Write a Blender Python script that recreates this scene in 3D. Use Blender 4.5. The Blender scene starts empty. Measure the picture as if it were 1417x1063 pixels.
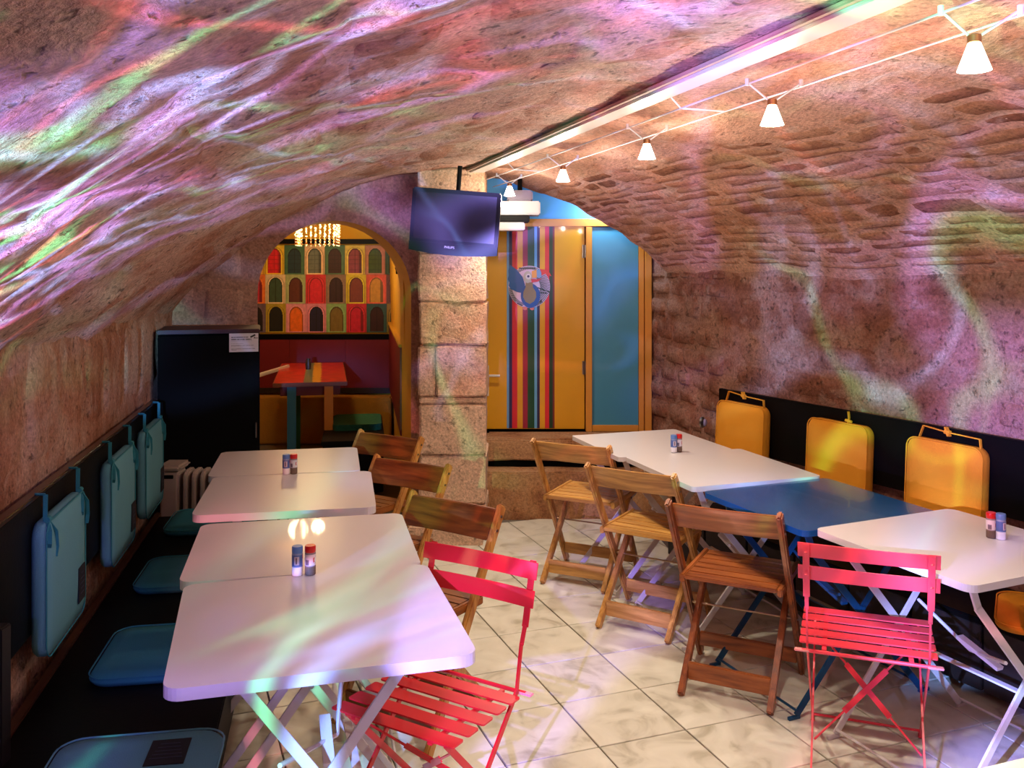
import bpy, bmesh, math, random
from mathutils import Vector, Matrix, noise
random.seed(7)
PI = math.pi
SC = bpy.context.scene
COL = SC.collection

def lin(h):
    h = h.lstrip('#')
    out = []
    for i in (0, 2, 4):
        c = int(h[i:i+2], 16) / 255
        out.append(c / 12.92 if c <= .04045 else ((c + .055) / 1.055) ** 2.4)
    return tuple(out)

# ------------------------------------------------------------------ camera
cd = bpy.data.cameras.new('camera'); cam = bpy.data.objects.new('camera', cd); COL.objects.link(cam)
cam.location = (0, 0, 1.62); cam.rotation_euler = (PI / 2, 0, 0)
cd.sensor_width = 36; cd.lens = 36 * 1285 / 1417; cd.shift_y = -(531.5 - 367) / 1417
cd.clip_start = .02
SC.camera = cam
# ------------------------------------------------------------------ world, exposure
w = bpy.data.worlds.new('world'); SC.world = w; w.use_nodes = True
w.node_tree.nodes['Background'].inputs[0].default_value = (.01, .008, .008, 1)
w.node_tree.nodes['Background'].inputs[1].default_value = .3
SC.view_settings.view_transform = 'Standard'; SC.view_settings.look = 'None'
SC.view_settings.gamma = 1; SC.view_settings.use_curve_mapping = False
SC.view_settings.exposure = .08
try:
    SC.cycles.max_bounces = 8; SC.cycles.diffuse_bounces = 5; SC.cycles.sample_clamp_indirect = 6
    SC.cycles.caustics_reflective = False; SC.cycles.caustics_refractive = False
except Exception:
    pass

def apex_x(y): return 1.326 - .279 * y
def lamp_light(name, loc, power, color, radius=.03, kind='POINT'):
    l = bpy.data.lights.new(name, kind); l.energy = power; l.color = color; l.shadow_soft_size = radius
    o = bpy.data.objects.new(name, l); COL.objects.link(o); o.location = loc
    return o

WARM = (1.0, .865, .70)
LAMP_Y = (1.90, 2.64, 3.48, 4.42, 5.34)
for y in LAMP_Y + (1.1, .2, -.8):               # the halogen lamps of the cable track, which goes on behind the camera
    lamp_light('halogen_glow', (apex_x(y) + .15, y, 1.985), 9 if y > 1.5 else 7, WARM, .025)
    sp_ = lamp_light('halogen_beam', (apex_x(y) + .15, y, 1.99), 38 if y > 1.5 else 20, WARM, .025, 'SPOT')
    sp_.data.spot_size = math.radians(112); sp_.data.spot_blend = 1

def disco(name, loc, power, seed, scale, bands, aim, cone):
    """a party projector: a small lamp whose emission is a pattern of coloured wavy beams by direction"""
    l = bpy.data.lights.new(name, 'SPOT'); l.energy = power; l.shadow_soft_size = .012; l.spot_size = math.radians(cone); l.spot_blend = .3
    o = bpy.data.objects.new(name, l); COL.objects.link(o); o.location = loc; o.rotation_euler = Vector(aim).to_track_quat('-Z', 'Y').to_euler()
    l.use_nodes = True; nt = l.node_tree; N = nt.nodes; L = nt.links
    em = next(n for n in N if n.type == 'EMISSION')
    tc = N.new('ShaderNodeTexCoord')
    total = None
    for k, (colr, sc, width, gain, msk) in enumerate(bands):
        mp = N.new('ShaderNodeMapping'); mp.inputs['Location'].default_value = (seed + 7.3 * k, 3.1 * k, 5.7 * k + seed)
        L.new(tc.outputs['Normal'], mp.inputs['Vector'])
        nz = N.new('ShaderNodeTexNoise'); nz.inputs['Scale'].default_value = sc * scale
        nz.inputs['Detail'].default_value = 1.2; nz.inputs['Distortion'].default_value = .6
        L.new(mp.outputs[0], nz.inputs['Vector'])
        sb = N.new('ShaderNodeMath'); sb.operation = 'SUBTRACT'; sb.inputs[1].default_value = .5; L.new(nz.outputs[0], sb.inputs[0])
        ab = N.new('ShaderNodeMath'); ab.operation = 'ABSOLUTE'; L.new(sb.outputs[0], ab.inputs[0])
        mr = N.new('ShaderNodeMapRange'); mr.interpolation_type = 'SMOOTHSTEP'
        mr.inputs[1].default_value = 0; mr.inputs[2].default_value = width; mr.inputs[3].default_value = 1; mr.inputs[4].default_value = 0
        L.new(ab.outputs[0], mr.inputs[0])
        n2 = N.new('ShaderNodeTexNoise'); n2.inputs['Scale'].default_value = sc * scale * .8; n2.inputs['Detail'].default_value = 1
        m2 = N.new('ShaderNodeMapping'); m2.inputs['Location'].default_value = (40 + seed * 2 + k * 11, 9, k * 3.3)
        L.new(tc.outputs['Normal'], m2.inputs['Vector']); L.new(m2.outputs[0], n2.inputs['Vector'])
        r2 = N.new('ShaderNodeMapRange'); r2.interpolation_type = 'SMOOTHSTEP'
        r2.inputs[1].default_value = msk; r2.inputs[2].default_value = msk + .14; L.new(n2.outputs[0], r2.inputs[0])
        mu = N.new('ShaderNodeMath'); mu.operation = 'MULTIPLY'; L.new(mr.outputs[0], mu.inputs[0]); L.new(r2.outputs[0], mu.inputs[1])
        vm = N.new('ShaderNodeVectorMath'); vm.operation = 'SCALE'; vm.inputs[0].default_value = tuple(c * gain for c in colr)
        L.new(mu.outputs[0], vm.inputs['Scale'])
        if total is None: total = vm.outputs[0]
        else:
            ad = N.new('ShaderNodeVectorMath'); ad.operation = 'ADD'; L.new(total, ad.inputs[0]); L.new(vm.outputs[0], ad.inputs[1]); total = ad.outputs[0]
    L.new(total, em.inputs['Color'])
    return o

VIO, BLU, GRN, RED = (.33, .25, 1), (.20, .38, 1), (.16, 1, .48), (1, .24, .30)
# party projectors on the left side beside the camera: one up along the vault, one across the room, another added to strengthen the pattern on the right wall
disco('party_light', (-1.0, 1.5, .88), 220, 2.0, 3.4,
      [(VIO, 1.0, .055, 1.3, .40), (BLU, 1.2, .045, 1.4, .42), (GRN, 1.1, .028, .8, .44), (RED, 1.1, .03, .6, .45), (BLU, 1.6, .03, .8, .46)],
      aim=(.35, .5, .75), cone=130)
disco('party_light', (-.55, .1, 1.5), 750, 44.0, 3.0,
      [(VIO, 1.0, .065, 1.3, .44), (BLU, 1.1, .035, 1.4, .46), (GRN, 1.2, .035, .5, .47), (RED, 1.1, .03, .4, .47), (VIO, .6, .10, .2, .44)],
      aim=(.62, .78, 0), cone=125)
disco('party_light', (-.35, .35, 1.42), 1000, 29.0, 3.0,
      [(VIO, 1.0, .055, 1.5, .44), (BLU, 1.2, .04, 1.5, .46), (GRN, 1.2, .04, .8, .48), (RED, 1.0, .03, .4, .46)],
      aim=(.86, .50, .10), cone=95)
lamp_light('recess_light', (.62, 6.24, 2.03), 8, (.72, .84, 1), .03)
lamp_light('chandelier_light', (-1.473, 7.05, 1.80), 9, (1, .74, .40), .05)
lamp_light('far_room_light', (-1.75, 7.6, 1.98), 13, (1, .74, .40), .08)

# ------------------------------------------------------------------ materials
MATS = {}
def new_mat(name):
    m = bpy.data.materials.new(name); m.use_nodes = True
    b = m.node_tree.nodes['Principled BSDF']
    return m, m.node_tree, b
def plain(name, colr, rough=.5, metal=0, coat=0, var=.08, scale=9, bump=0, spec=None, bscale=60):
    """a principled colour with slight procedural mottling and an optional fine relief"""
    if name in MATS: return MATS[name]
    m, nt, b = new_mat(name); N = nt.nodes; L = nt.links
    c = lin(colr) if isinstance(colr, str) else colr
    tc = N.new('ShaderNodeTexCoord'); nz = N.new('ShaderNodeTexNoise'); nz.inputs['Scale'].default_value = scale; nz.inputs['Detail'].default_value = 4
    L.new(tc.outputs['Object'], nz.inputs['Vector'])
    mx = N.new('ShaderNodeMix'); mx.data_type = 'RGBA'
    mx.inputs['A'].default_value = tuple(x * (1 - var) for x in c) + (1,); mx.inputs['B'].default_value = tuple(min(1, x * (1 + var)) for x in c) + (1,)
    L.new(nz.outputs[0], mx.inputs['Factor']); L.new(mx.outputs['Result'], b.inputs['Base Color'])
    b.inputs['Roughness'].default_value = rough; b.inputs['Metallic'].default_value = metal; b.inputs['Coat Weight'].default_value = coat
    if spec is not None: b.inputs['Specular IOR Level'].default_value = spec
    if bump:
        n2 = N.new('ShaderNodeTexNoise'); n2.inputs['Scale'].default_value = bscale; n2.inputs['Detail'].default_value = 6; L.new(tc.outputs['Object'], n2.inputs['Vector'])
        bp = N.new('ShaderNodeBump'); bp.inputs['Strength'].default_value = bump; bp.inputs['Distance'].default_value = .01
        L.new(n2.outputs[0], bp.inputs['Height']); L.new(bp.outputs[0], b.inputs['Normal'])
    MATS[name] = m; return m
def emit(name, colr, strength):
    m, nt, b = new_mat(name)
    b.inputs['Base Color'].default_value = colr + (1,); b.inputs['Emission Color'].default_value = colr + (1,); b.inputs['Emission Strength'].default_value = strength
    b.inputs['Roughness'].default_value = .4
    return m
def printed(name, rough=.6, coat=0):
    """colour comes from the print stored on the mesh"""
    m, nt, b = new_mat(name)
    a = nt.nodes.new('ShaderNodeVertexColor'); a.layer_name = 'print'
    nt.links.new(a.outputs['Color'], b.inputs['Base Color']); b.inputs['Roughness'].default_value = rough; b.inputs['Coat Weight'].default_value = coat
    return m
def stone_mat(name, cols, patch, patch_amt, stretch=(1, 1, 1), bump=.55, pits=.5, rnd=.25):
    """weathered limestone: mottled colour, pale mortar-like patches, dark pits; all in world space"""
    m, nt, b = new_mat(name); N = nt.nodes; L = nt.links
    ge = N.new('ShaderNodeNewGeometry')
    mp = N.new('ShaderNodeMapping'); mp.inputs['Rotation'].default_value = (0, 0, -math.atan(.279)); mp.inputs['Scale'].default_value = stretch
    L.new(ge.outputs['Position'], mp.inputs['Vector'])
    def nz(scale, det, vec, rough=.55, dist=0):
        n = N.new('ShaderNodeTexNoise'); n.inputs['Scale'].default_value = scale; n.inputs['Detail'].default_value = det
        n.inputs['Roughness'].default_value = rough; n.inputs['Distortion'].default_value = dist; L.new(vec, n.inputs['Vector']); return n.outputs[0]
    big = nz(2.3, 4, mp.outputs[0], .6, .4); mid = nz(9, 6, mp.outputs[0], .65); fine = nz(70, 5, ge.outputs['Position'], .7); pit = nz(27, 3, ge.outputs['Position'], .6)
    oi = N.new('ShaderNodeObjectInfo')
    s1 = N.new('ShaderNodeMath'); s1.operation = 'MULTIPLY_ADD'; L.new(mid, s1.inputs[0]); s1.inputs[1].default_value = .6; L.new(big, s1.inputs[2])
    s2 = N.new('ShaderNodeMath'); s2.operation = 'MULTIPLY_ADD'; L.new(oi.outputs['Random'], s2.inputs[0]); s2.inputs[1].default_value = rnd; L.new(s1.outputs[0], s2.inputs[2])
    cr = N.new('ShaderNodeValToRGB'); L.new(s2.outputs[0], cr.inputs[0])
    e = cr.color_ramp.elements
    lo, hi = .55, 1.25
    while len(e) < len(cols): e.new(.5)
    for i, c in enumerate(cols):
        e[i].position = min(1, (.52 + .46 * i / (len(cols) - 1))); e[i].color = lin(c) + (1,)
    pm = N.new('ShaderNodeMapRange'); pm.interpolation_type = 'SMOOTHSTEP'; pm.inputs[1].default_value = .54; pm.inputs[2].default_value = .66
    pn = nz(5.5, 5, mp.outputs[0], .6, .3); L.new(pn, pm.inputs[0]); pm.inputs[4].default_value = patch_amt
    m1 = N.new('ShaderNodeMix'); m1.data_type = 'RGBA'; L.new(pm.outputs[0], m1.inputs['Factor']); L.new(cr.outputs[0], m1.inputs['A']); m1.inputs['B'].default_value = lin(patch) + (1,)
    pt = N.new('ShaderNodeMapRange'); pt.interpolation_type = 'SMOOTHSTEP'; pt.inputs[1].default_value = .30; pt.inputs[2].default_value = .42; L.new(pit, pt.inputs[0]); pt.inputs[3].default_value = 1 - pits
    m2 = N.new('ShaderNodeMix'); m2.data_type = 'RGBA'; m2.blend_type = 'MULTIPLY'; m2.inputs['Factor'].default_value = 1; L.new(m1.outputs['Result'], m2.inputs['A'])
    L.new(pt.outputs[0], m2.inputs['B'])
    fr = N.new('ShaderNodeMapRange'); L.new(fine, fr.inputs[0]); fr.inputs[1].default_value = .25; fr.inputs[2].default_value = .75; fr.inputs[3].default_value = .45; fr.inputs[4].default_value = 1.4
    m3 = N.new('ShaderNodeMix'); m3.data_type = 'RGBA'; m3.blend_type = 'MULTIPLY'; m3.inputs['Factor'].default_value = 1; L.new(m2.outputs['Result'], m3.inputs['A']); L.new(fr.outputs[0], m3.inputs['B'])
    L.new(m3.outputs['Result'], b.inputs['Base Color']); b.inputs['Roughness'].default_value = .85; b.inputs['Specular IOR Level'].default_value = .25
    h1 = N.new('ShaderNodeMath'); h1.operation = 'MULTIPLY_ADD'; L.new(fine, h1.inputs[0]); h1.inputs[1].default_value = .6; L.new(mid, h1.inputs[2])
    h2 = N.new('ShaderNodeMath'); h2.operation = 'MULTIPLY_ADD'; L.new(pt.outputs[0], h2.inputs[0]); h2.inputs[1].default_value = .5; L.new(h1.outputs[0], h2.inputs[2])
    bp = N.new('ShaderNodeBump'); bp.inputs['Strength'].default_value = bump; bp.inputs['Distance'].default_value = .03; L.new(h2.outputs[0], bp.inputs['Height']); L.new(bp.outputs[0], b.inputs['Normal'])
    return m
def wood(name, c1, c2, rough=.38, axis=0):
    if name in MATS: return MATS[name]
    m, nt, b = new_mat(name); N = nt.nodes; L = nt.links
    tc = N.new('ShaderNodeTexCoord'); oi = N.new('ShaderNodeObjectInfo')
    ad = N.new('ShaderNodeVectorMath'); ad.operation = 'MULTIPLY_ADD'
    cb = N.new('ShaderNodeCombineXYZ')
    for i in range(3): L.new(oi.outputs['Random'], cb.inputs[i])
    L.new(cb.outputs[0], ad.inputs[0]); ad.inputs[1].default_value = (7, 11, 5); L.new(tc.outputs['Object'], ad.inputs[2])
    mp = N.new('ShaderNodeMapping'); s = [34, 34, 34]; s[axis] = 3.2; mp.inputs['Scale'].default_value = s; L.new(ad.outputs[0], mp.inputs['Vector'])
    n = N.new('ShaderNodeTexNoise'); n.inputs['Scale'].default_value = 1; n.inputs['Detail'].default_value = 5; n.inputs['Roughness'].default_value = .6; n.inputs['Distortion'].default_value = .5; L.new(mp.outputs[0], n.inputs['Vector'])
    cr = N.new('ShaderNodeValToRGB'); L.new(n.outputs[0], cr.inputs[0]); e = cr.color_ramp.elements
    e[0].position = .33; e[0].color = lin(c1) + (1,); e[1].position = .66; e[1].color = lin(c2) + (1,)
    L.new(cr.outputs[0], b.inputs['Base Color']); b.inputs['Roughness'].default_value = rough; b.inputs['Coat Weight'].default_value = .15; b.inputs['Coat Roughness'].default_value = .3
    bp = N.new('ShaderNodeBump'); bp.inputs['Strength'].default_value = .08; bp.inputs['Distance'].default_value = .004; L.new(n.outputs[0], bp.inputs['Height']); L.new(bp.outputs[0], b.inputs['Normal'])
    MATS[name] = m; return m
def tile_mat():
    m, nt, b = new_mat('glazed_tile'); N = nt.nodes; L = nt.links
    ge = N.new('ShaderNodeNewGeometry'); oi = N.new('ShaderNodeObjectInfo'); tc = N.new('ShaderNodeTexCoord')
    ad = N.new('ShaderNodeVectorMath'); ad.operation = 'MULTIPLY_ADD'; cb = N.new('ShaderNodeCombineXYZ')
    for i in range(3): L.new(oi.outputs['Random'], cb.inputs[i])
    L.new(cb.outputs[0], ad.inputs[0]); ad.inputs[1].default_value = (31, 17, 9); L.new(tc.outputs['Object'], ad.inputs[2])
    n1 = N.new('ShaderNodeTexNoise'); n1.inputs['Scale'].default_value = 6; n1.inputs['Detail'].default_value = 5; n1.inputs['Distortion'].default_value = 1.2; L.new(ad.outputs[0], n1.inputs['Vector'])
    cr = N.new('ShaderNodeValToRGB'); L.new(n1.outputs[0], cr.inputs[0]); e = cr.color_ramp.elements
    e.new(.5); e[0].position = .30; e[0].color = lin('aaa48d') + (1,); e[1].position = .47; e[1].color = lin('d2cebb') + (1,); e[2].position = .7; e[2].color = lin('e0ddcb') + (1,)
    L.new(cr.outputs[0], b.inputs['Base Color']); b.inputs['Roughness'].default_value = .28
    return m

M_VL = stone_mat('vault_plaster', ('764430', 'a86e54', 'c48e76', 'd6ac98'), 'dfc2b0', .55, (1, .55, 1), .85, .6)
M_VR = stone_mat('vault_brickwork', ('774430', 'a5664a', 'c08666', 'd09e84'), 'dab8a4', .7, (1.5, .4, 2.2), .6, .4, .3)
M_VS = stone_mat('vault_stone', ('5a3220', '80503a', '9a654a', 'b27f62'), 'cfab95', .6, (1.5, .5, 1.6), .6, .4, .4)
M_WL = stone_mat('left_masonry', ('744430', 'a56c50', 'b98468', 'c8a08a'), 'cdae98', .5, (1, 1, .8), .8, .5)
M_WR = stone_mat('right_masonry', ('55301f', '82503a', '9a6650', 'ae826e'), 'b99a86', .5, (1, .8, 1.2), .8, .5, .16)
M_PIL = stone_mat('pillar_stone', ('9a6b4e', 'bf8e6c', 'cfa483', 'd9b598'), 'd6b9a2', .4, (1, 1, 1), .5, .45, .3)
M_BACK = stone_mat('arch_plaster', ('8a5a45', 'a8765c', 'b98a70', 'c49a80'), 'c4a08a', .3, (1, 1, 1), .35, .25)
M_STEP = stone_mat('step_plaster', ('5a3524', '8a5a3c', 'a8764e', 'b68a62'), 'b08660', .4, (1, 1, .6), .35, .3)
M_TILE = tile_mat()
M_GROUT = plain('grout', '6e675c', .9, bump=.3)
M_YWALL = plain('yellow_plaster', 'd9a52a', .8, var=.15, scale=4, bump=.3)
M_WHITE = plain('white_lacquer', 'd6d0cf', .33, coat=.15, var=.02)
M_WMETAL = plain('white_metal', 'd8d2cf', .35, var=.03)
M_BLUE = plain('blue_lacquer', '06487c', .25, coat=.3, var=.06)
M_BMETAL = plain('blue_metal', '0b4468', .35)
M_RED = plain('red_lacquer', 'cc1b22', .35, coat=.2, var=.06)
M_REDL = plain('pink_red_lacquer', 'e23a48', .35, coat=.2, var=.06)
M_REDTUBE = plain('worn_red_tube', 'd98a86', .4, var=.2)
M_STEEL = plain('steel', '8c8a88', .3, metal=1)
M_BRASS = plain('brass_rod', 'b9a27a', .35, metal=1)
M_BLACK = plain('black_paint', '040303', .5, spec=.12, bump=.05)
M_BLACKM = plain('black_matt', '030303', .75, spec=.1)
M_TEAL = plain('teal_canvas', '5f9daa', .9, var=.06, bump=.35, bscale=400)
M_TEAL_TRIM_SHADE = plain('teal_canvas_dark', '2a7f8a', .9, var=.08, bump=.35, bscale=400)  # darker piping and ties; on seat pads it paints in the tables' shade
M_YEL = plain('yellow_canvas', 'e29412', .85, var=.05, bump=.35, bscale=400)
M_PATCH = plain('navy_patch', '12141f', .7)
M_PATCHT = plain('patch_stitch', '3a3c50', .7)
M_MAROON = plain('maroon_paint', '6d0f1e', .5)
M_TRUNK = plain('trunking_plastic', 'beb4ab', .45, var=.03)
M_DOORY = plain('door_yellow', 'e0a010', .4, coat=.1, var=.05)
M_FRAME = plain('frame_orange', 'd99334', .45, var=.08)
M_LBLUE = plain('light_blue_paint', '5ea8dc', .6, var=.04)
M_DARKW = wood('dark_bench_wood', '120a07', '24140d', .55, 0)

# ------------------------------------------------------------------ mesh helpers
def box(bm, size, loc=(0, 0, 0), rot=None):
    r = bmesh.ops.create_cube(bm, size=1)
    mat = Matrix.Translation(loc) @ (rot.to_4x4() if rot is not None else Matrix.Identity(4)) @ Matrix.Diagonal((size[0], size[1], size[2], 1))
    bmesh.ops.transform(bm, matrix=mat, verts=r['verts']); return r['verts']
def frame_of(d, up):
    d = d.normalized(); s = d.cross(up)
    if s.length < 1e-5: s = d.cross(Vector((1, 0, 0)))
    s.normalize(); u = s.cross(d).normalized(); return d, s, u
def beam(bm, p0, p1, w, t, up=(0, 0, 1)):
    """a bar from p0 to p1; w across (along d x up), t along up"""
    p0, p1 = Vector(p0), Vector(p1); d, s, u = frame_of(p1 - p0, Vector(up))
    rot = Matrix((s, d, u)).transposed()
    return box(bm, (w, (p1 - p0).length, t), (p0 + p1) / 2, rot)
def tube(bm, pts, r, n=8, closed=False):
    pts = [Vector(p) for p in pts]; rings = []
    for i, p in enumerate(pts):
        a = pts[max(i - 1, 0)]; c = pts[min(i + 1, len(pts) - 1)]
        d = c - a
        d, s, u = frame_of(d, Vector((0, 0, 1)) if abs(d.normalized().z) < .95 else Vector((0, 1, 0)))
        rr = r[i] if isinstance(r, (list, tuple)) else r
        rings.append([bm.verts.new(p + (s * math.cos(2 * PI * k / n) + u * math.sin(2 * PI * k / n)) * rr) for k in range(n)])
    for a, c in zip(rings, rings[1:]):
        for k in range(n): bm.faces.new((a[k], a[(k + 1) % n], c[(k + 1) % n], c[k]))
    if not closed:
        bm.faces.new(rings[0][::-1]); bm.faces.new(rings[-1])
def lathe(bm, prof, n=20, c=(0, 0, 0), cap=True):
    c = Vector(c); rings = []
    for r, z in prof:
        rings.append([bm.verts.new(c + Vector((r * math.cos(2 * PI * k / n), r * math.sin(2 * PI * k / n), z))) for k in range(n)])
    for a, b in zip(rings, rings[1:]):
        for k in range(n): bm.faces.new((a[k], a[(k + 1) % n], b[(k + 1) % n], b[k]))
    if cap: bm.faces.new(rings[0][::-1]); bm.faces.new(rings[-1])
def prism(bm, pts2, z0, z1):
    """extrude an outline in xy from z0 to z1"""
    a = [bm.verts.new((x, y, z0)) for x, y in pts2]; b = [bm.verts.new((x, y, z1)) for x, y in pts2]; n = len(pts2)
    bm.faces.new(a[::-1]); bm.faces.new(b)
    for k in range(n): bm.faces.new((a[k], a[(k + 1) % n], b[(k + 1) % n], b[k]))
def rounded(w, d, r, n=6):
    o = []
    for cx, cy, a0 in ((w / 2 - r, d / 2 - r, 0), (-w / 2 + r, d / 2 - r, 90), (-w / 2 + r, -d / 2 + r, 180), (w / 2 - r, -d / 2 + r, 270)):
        for k in range(n + 1):
            a = math.radians(a0 + 90 * k / n); o.append((cx + r * math.cos(a), cy + r * math.sin(a)))
    return o
def obj(name, bm, mat, parent=None, bevel=0, smooth=False, seg=2):
    if bevel:
        es = [e for e in bm.edges if len(e.link_faces) == 2 and e.calc_face_angle(0) > .5]
        bmesh.ops.bevel(bm, geom=es, offset=bevel, segments=seg, affect='EDGES', clamp_overlap=True)
    bmesh.ops.recalc_face_normals(bm, faces=bm.faces)
    me = bpy.data.meshes.new(name); bm.to_mesh(me); bm.free()
    if smooth:
        me.shade_smooth() if smooth is True else None
        if smooth == 'auto':
            me.shade_smooth(); me.set_sharp_from_angle(angle=.7)
    for mm in (mat if isinstance(mat, (list, tuple)) else [mat]): me.materials.append(mm)
    o = bpy.data.objects.new(name, me); COL.objects.link(o)
    if parent is not None: o.parent = parent
    return o
def B(): return bmesh.new()
def tag(o, label=None, cat=None, group=None, kind=None):
    if label: o['label'] = label
    if cat: o['category'] = cat
    if group: o['group'] = group
    if kind: o['kind'] = kind
    return o
def thing(name, label, cat, loc=(0, 0, 0), rz=0, group=None):
    o = bpy.data.objects.new(name, None); COL.objects.link(o); o.empty_display_size = .1
    o.location = loc; o.rotation_euler = (0, 0, rz); return tag(o, label, cat, group)
def structure(name, bm, mat, parent=None, **k):
    o = obj(name, bm, mat, parent, **k)
    if parent is None: o['kind'] = 'structure'
    return o
def dup(root, label, loc, rz, mats=None):
    """a copy of a thing with copies of its parts and sub-parts; mats swaps materials"""
    r = root.copy(); COL.objects.link(r); r.location = loc; r.rotation_euler = (0, 0, rz); r['label'] = label
    def rec(src, dst):
        for ch in src.children:
            c = ch.copy(); COL.objects.link(c); c.parent = dst
            if mats and c.type == 'MESH':
                key = (c.data.name, id(mats))
                if key not in SWAP:
                    me = c.data.copy()
                    for i, mm in enumerate(me.materials):
                        if mm.name in mats: me.materials[i] = mats[mm.name]
                    SWAP[key] = me
                c.data = SWAP[key]
            rec(ch, c)
    rec(root, r); return r
SWAP = {}
def print_mesh(name, nx, ny, place, colour, mat, parent=None):
    """a flat printed sheet: a grid whose points carry the colours of the print"""
    vs = []; cs = []
    for j in range(ny + 1):
        for i in range(nx + 1):
            u, v = i / nx, j / ny; vs.append(place(u, v)); cs.append(colour(u, v))
    fs = [(j * (nx + 1) + i, j * (nx + 1) + i + 1, (j + 1) * (nx + 1) + i + 1, (j + 1) * (nx + 1) + i) for j in range(ny) for i in range(nx)]
    me = bpy.data.meshes.new(name); me.from_pydata(vs, [], fs)
    at = me.color_attributes.new('print', 'FLOAT_COLOR', 'POINT')
    flat = []
    for c in cs: flat += [c[0], c[1], c[2], 1]
    at.data.foreach_set('color', flat); me.materials.append(mat)
    o = bpy.data.objects.new(name, me); COL.objects.link(o)
    if parent is not None: o.parent = parent
    return o

# ------------------------------------------------------------------ the cellar shell
def interp(tab, y):
    if y <= tab[0][0]: return tab[0][1]
    for (a, p), (b, q) in zip(tab, tab[1:]):
        if y <= b: return p + (q - p) * (y - a) / (b - a)
    return tab[-1][1]
XL = [(-3, -1.145), (1, -1.145), (5.9, -2.115), (7, -2.33)]
XR = [(-3, 2.95), (0, 2.9), (2, 2.82), (3.0, 2.45), (3.78, 2.03), (5.0, 1.37), (5.4, 1.19), (6.45, .92), (7, .9)]
def xl(y): return interp(XL, y)
def xr(y): return interp(XR, y)
ZA, ZL, ZR = 2.2, 1.36, 1.585
def vault(y, t):
    xa = apex_x(y)
    w, h = (xa - xl(y), ZA - ZL) if t < 0 else (xr(y) - xa, ZA - ZR)
    R = (w * w + h * h) / (2 * h); th = abs(t) * math.asin(min(1, w / R))
    return Vector((xa + (1 if t > 0 else -1) * R * math.sin(th), y, ZA - R * (1 - math.cos(th))))
def relief(p, amp=1):
    return amp * (.030 * noise.noise(p * 1.2) + .021 * noise.noise(p * 3.4 + Vector((5, 1, 2))) + .011 * noise.noise(p * 8.5) + .004 * noise.noise(p * 19))
def surf_of(f, amp, inward):
    """f(a, b) -> point on the smooth wall; returns displaced point and normal"""
    def S(a, b, extra=0):
        p = f(a, b); e = .004
        n = (f(a + e, b) - f(a - e, b)).cross(f(a, b + e) - f(a, b - e)).normalized()
        if n.dot(inward(p)) < 0: n = -n
        return p + n * (relief(p, amp) + extra)
    return S
def grid_mesh(bm, S, A, Bv):
    rows = [[bm.verts.new(S(a, b)) for b in Bv] for a in A]
    for r0, r1 in zip(rows, rows[1:]):
        for k in range(len(Bv) - 1): bm.faces.new((r0[k], r0[k + 1], r1[k + 1], r1[k]))
def lerp_range(a, b, n): return [a + (b - a) * i / n for i in range(n + 1)]
RU = (0, .09, .22, .5, .78, .91, 1); RV = (0, .14, .5, .86, 1)
def stone_patch(bm, S, a0, a1, b0, b1, rise, seed):
    rows = []
    for i, u in enumerate(RU):
        row = []
        for j, v in enumerate(RV):
            cu, cv = (u - .5) * 2, (v - .5) * 2
            k = 1 - .10 * (abs(cu) ** 3) * (abs(cv) ** 3)
            uu = .5 + cu * k / 2; vv = .5 + cv * k / 2
            a = a0 + (a1 - a0) * uu; b = b0 + (b1 - b0) * vv
            edge = i in (0, len(RU) - 1) or j in (0, len(RV) - 1)
            jx = noise.noise(Vector((a * 5 + seed, b * 5, seed))) * .11 * (a1 - a0)
            jy = noise.noise(Vector((a * 5, b * 5 + seed, seed + 9))) * .13 * (b1 - b0)
            h = -rise if edge else rise * (.75 + .25 * (1 - max(abs(cu), abs(cv)))) + .006 * noise.noise(Vector((a * 9, b * 9, seed)))
            row.append(bm.verts.new(S(a + jx, b + jy, h)))
        rows.append(row)
    for r0, r1 in zip(rows, rows[1:]):
        for k in range(len(RV) - 1): bm.faces.new((r0[k], r0[k + 1], r1[k + 1], r1[k]))
def lay_stones(parent, mat, S, cells, name='stone'):
    for i, (a0, a1, b0, b1, rise) in enumerate(cells):
        bm = B(); stone_patch(bm, S, a0, a1, b0, b1, rise, i * 1.37 + 3)
        o = obj(name, bm, mat, parent, smooth=True)
def courses(a0, a1, b0, b1, la, lb, rise, gap_a, gap_b, jit=.3):
    """stone cells laid in uneven courses: a along the course, b across"""
    cells = []; b = b0; row = 0
    while b < b1 - lb * .3:
        hb = lb * random.uniform(1 - jit, 1 + jit); bb = min(b + hb, b1)
        a = a0 - random.uniform(0, la)
        while a < a1:
            ln = la * random.uniform(1 - jit * 1.2, 1 + jit * 1.2)
            s, e = max(a, a0), min(a + ln, a1)
            if e - s > la * .3:
                cells.append((s + gap_a / 2, e - gap_a / 2, b + gap_b / 2 + random.uniform(-.1, .1) * gap_b, bb - gap_b / 2, rise * random.uniform(.5, 1.3)))
            a += ln
        b = bb
    return cells

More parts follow.
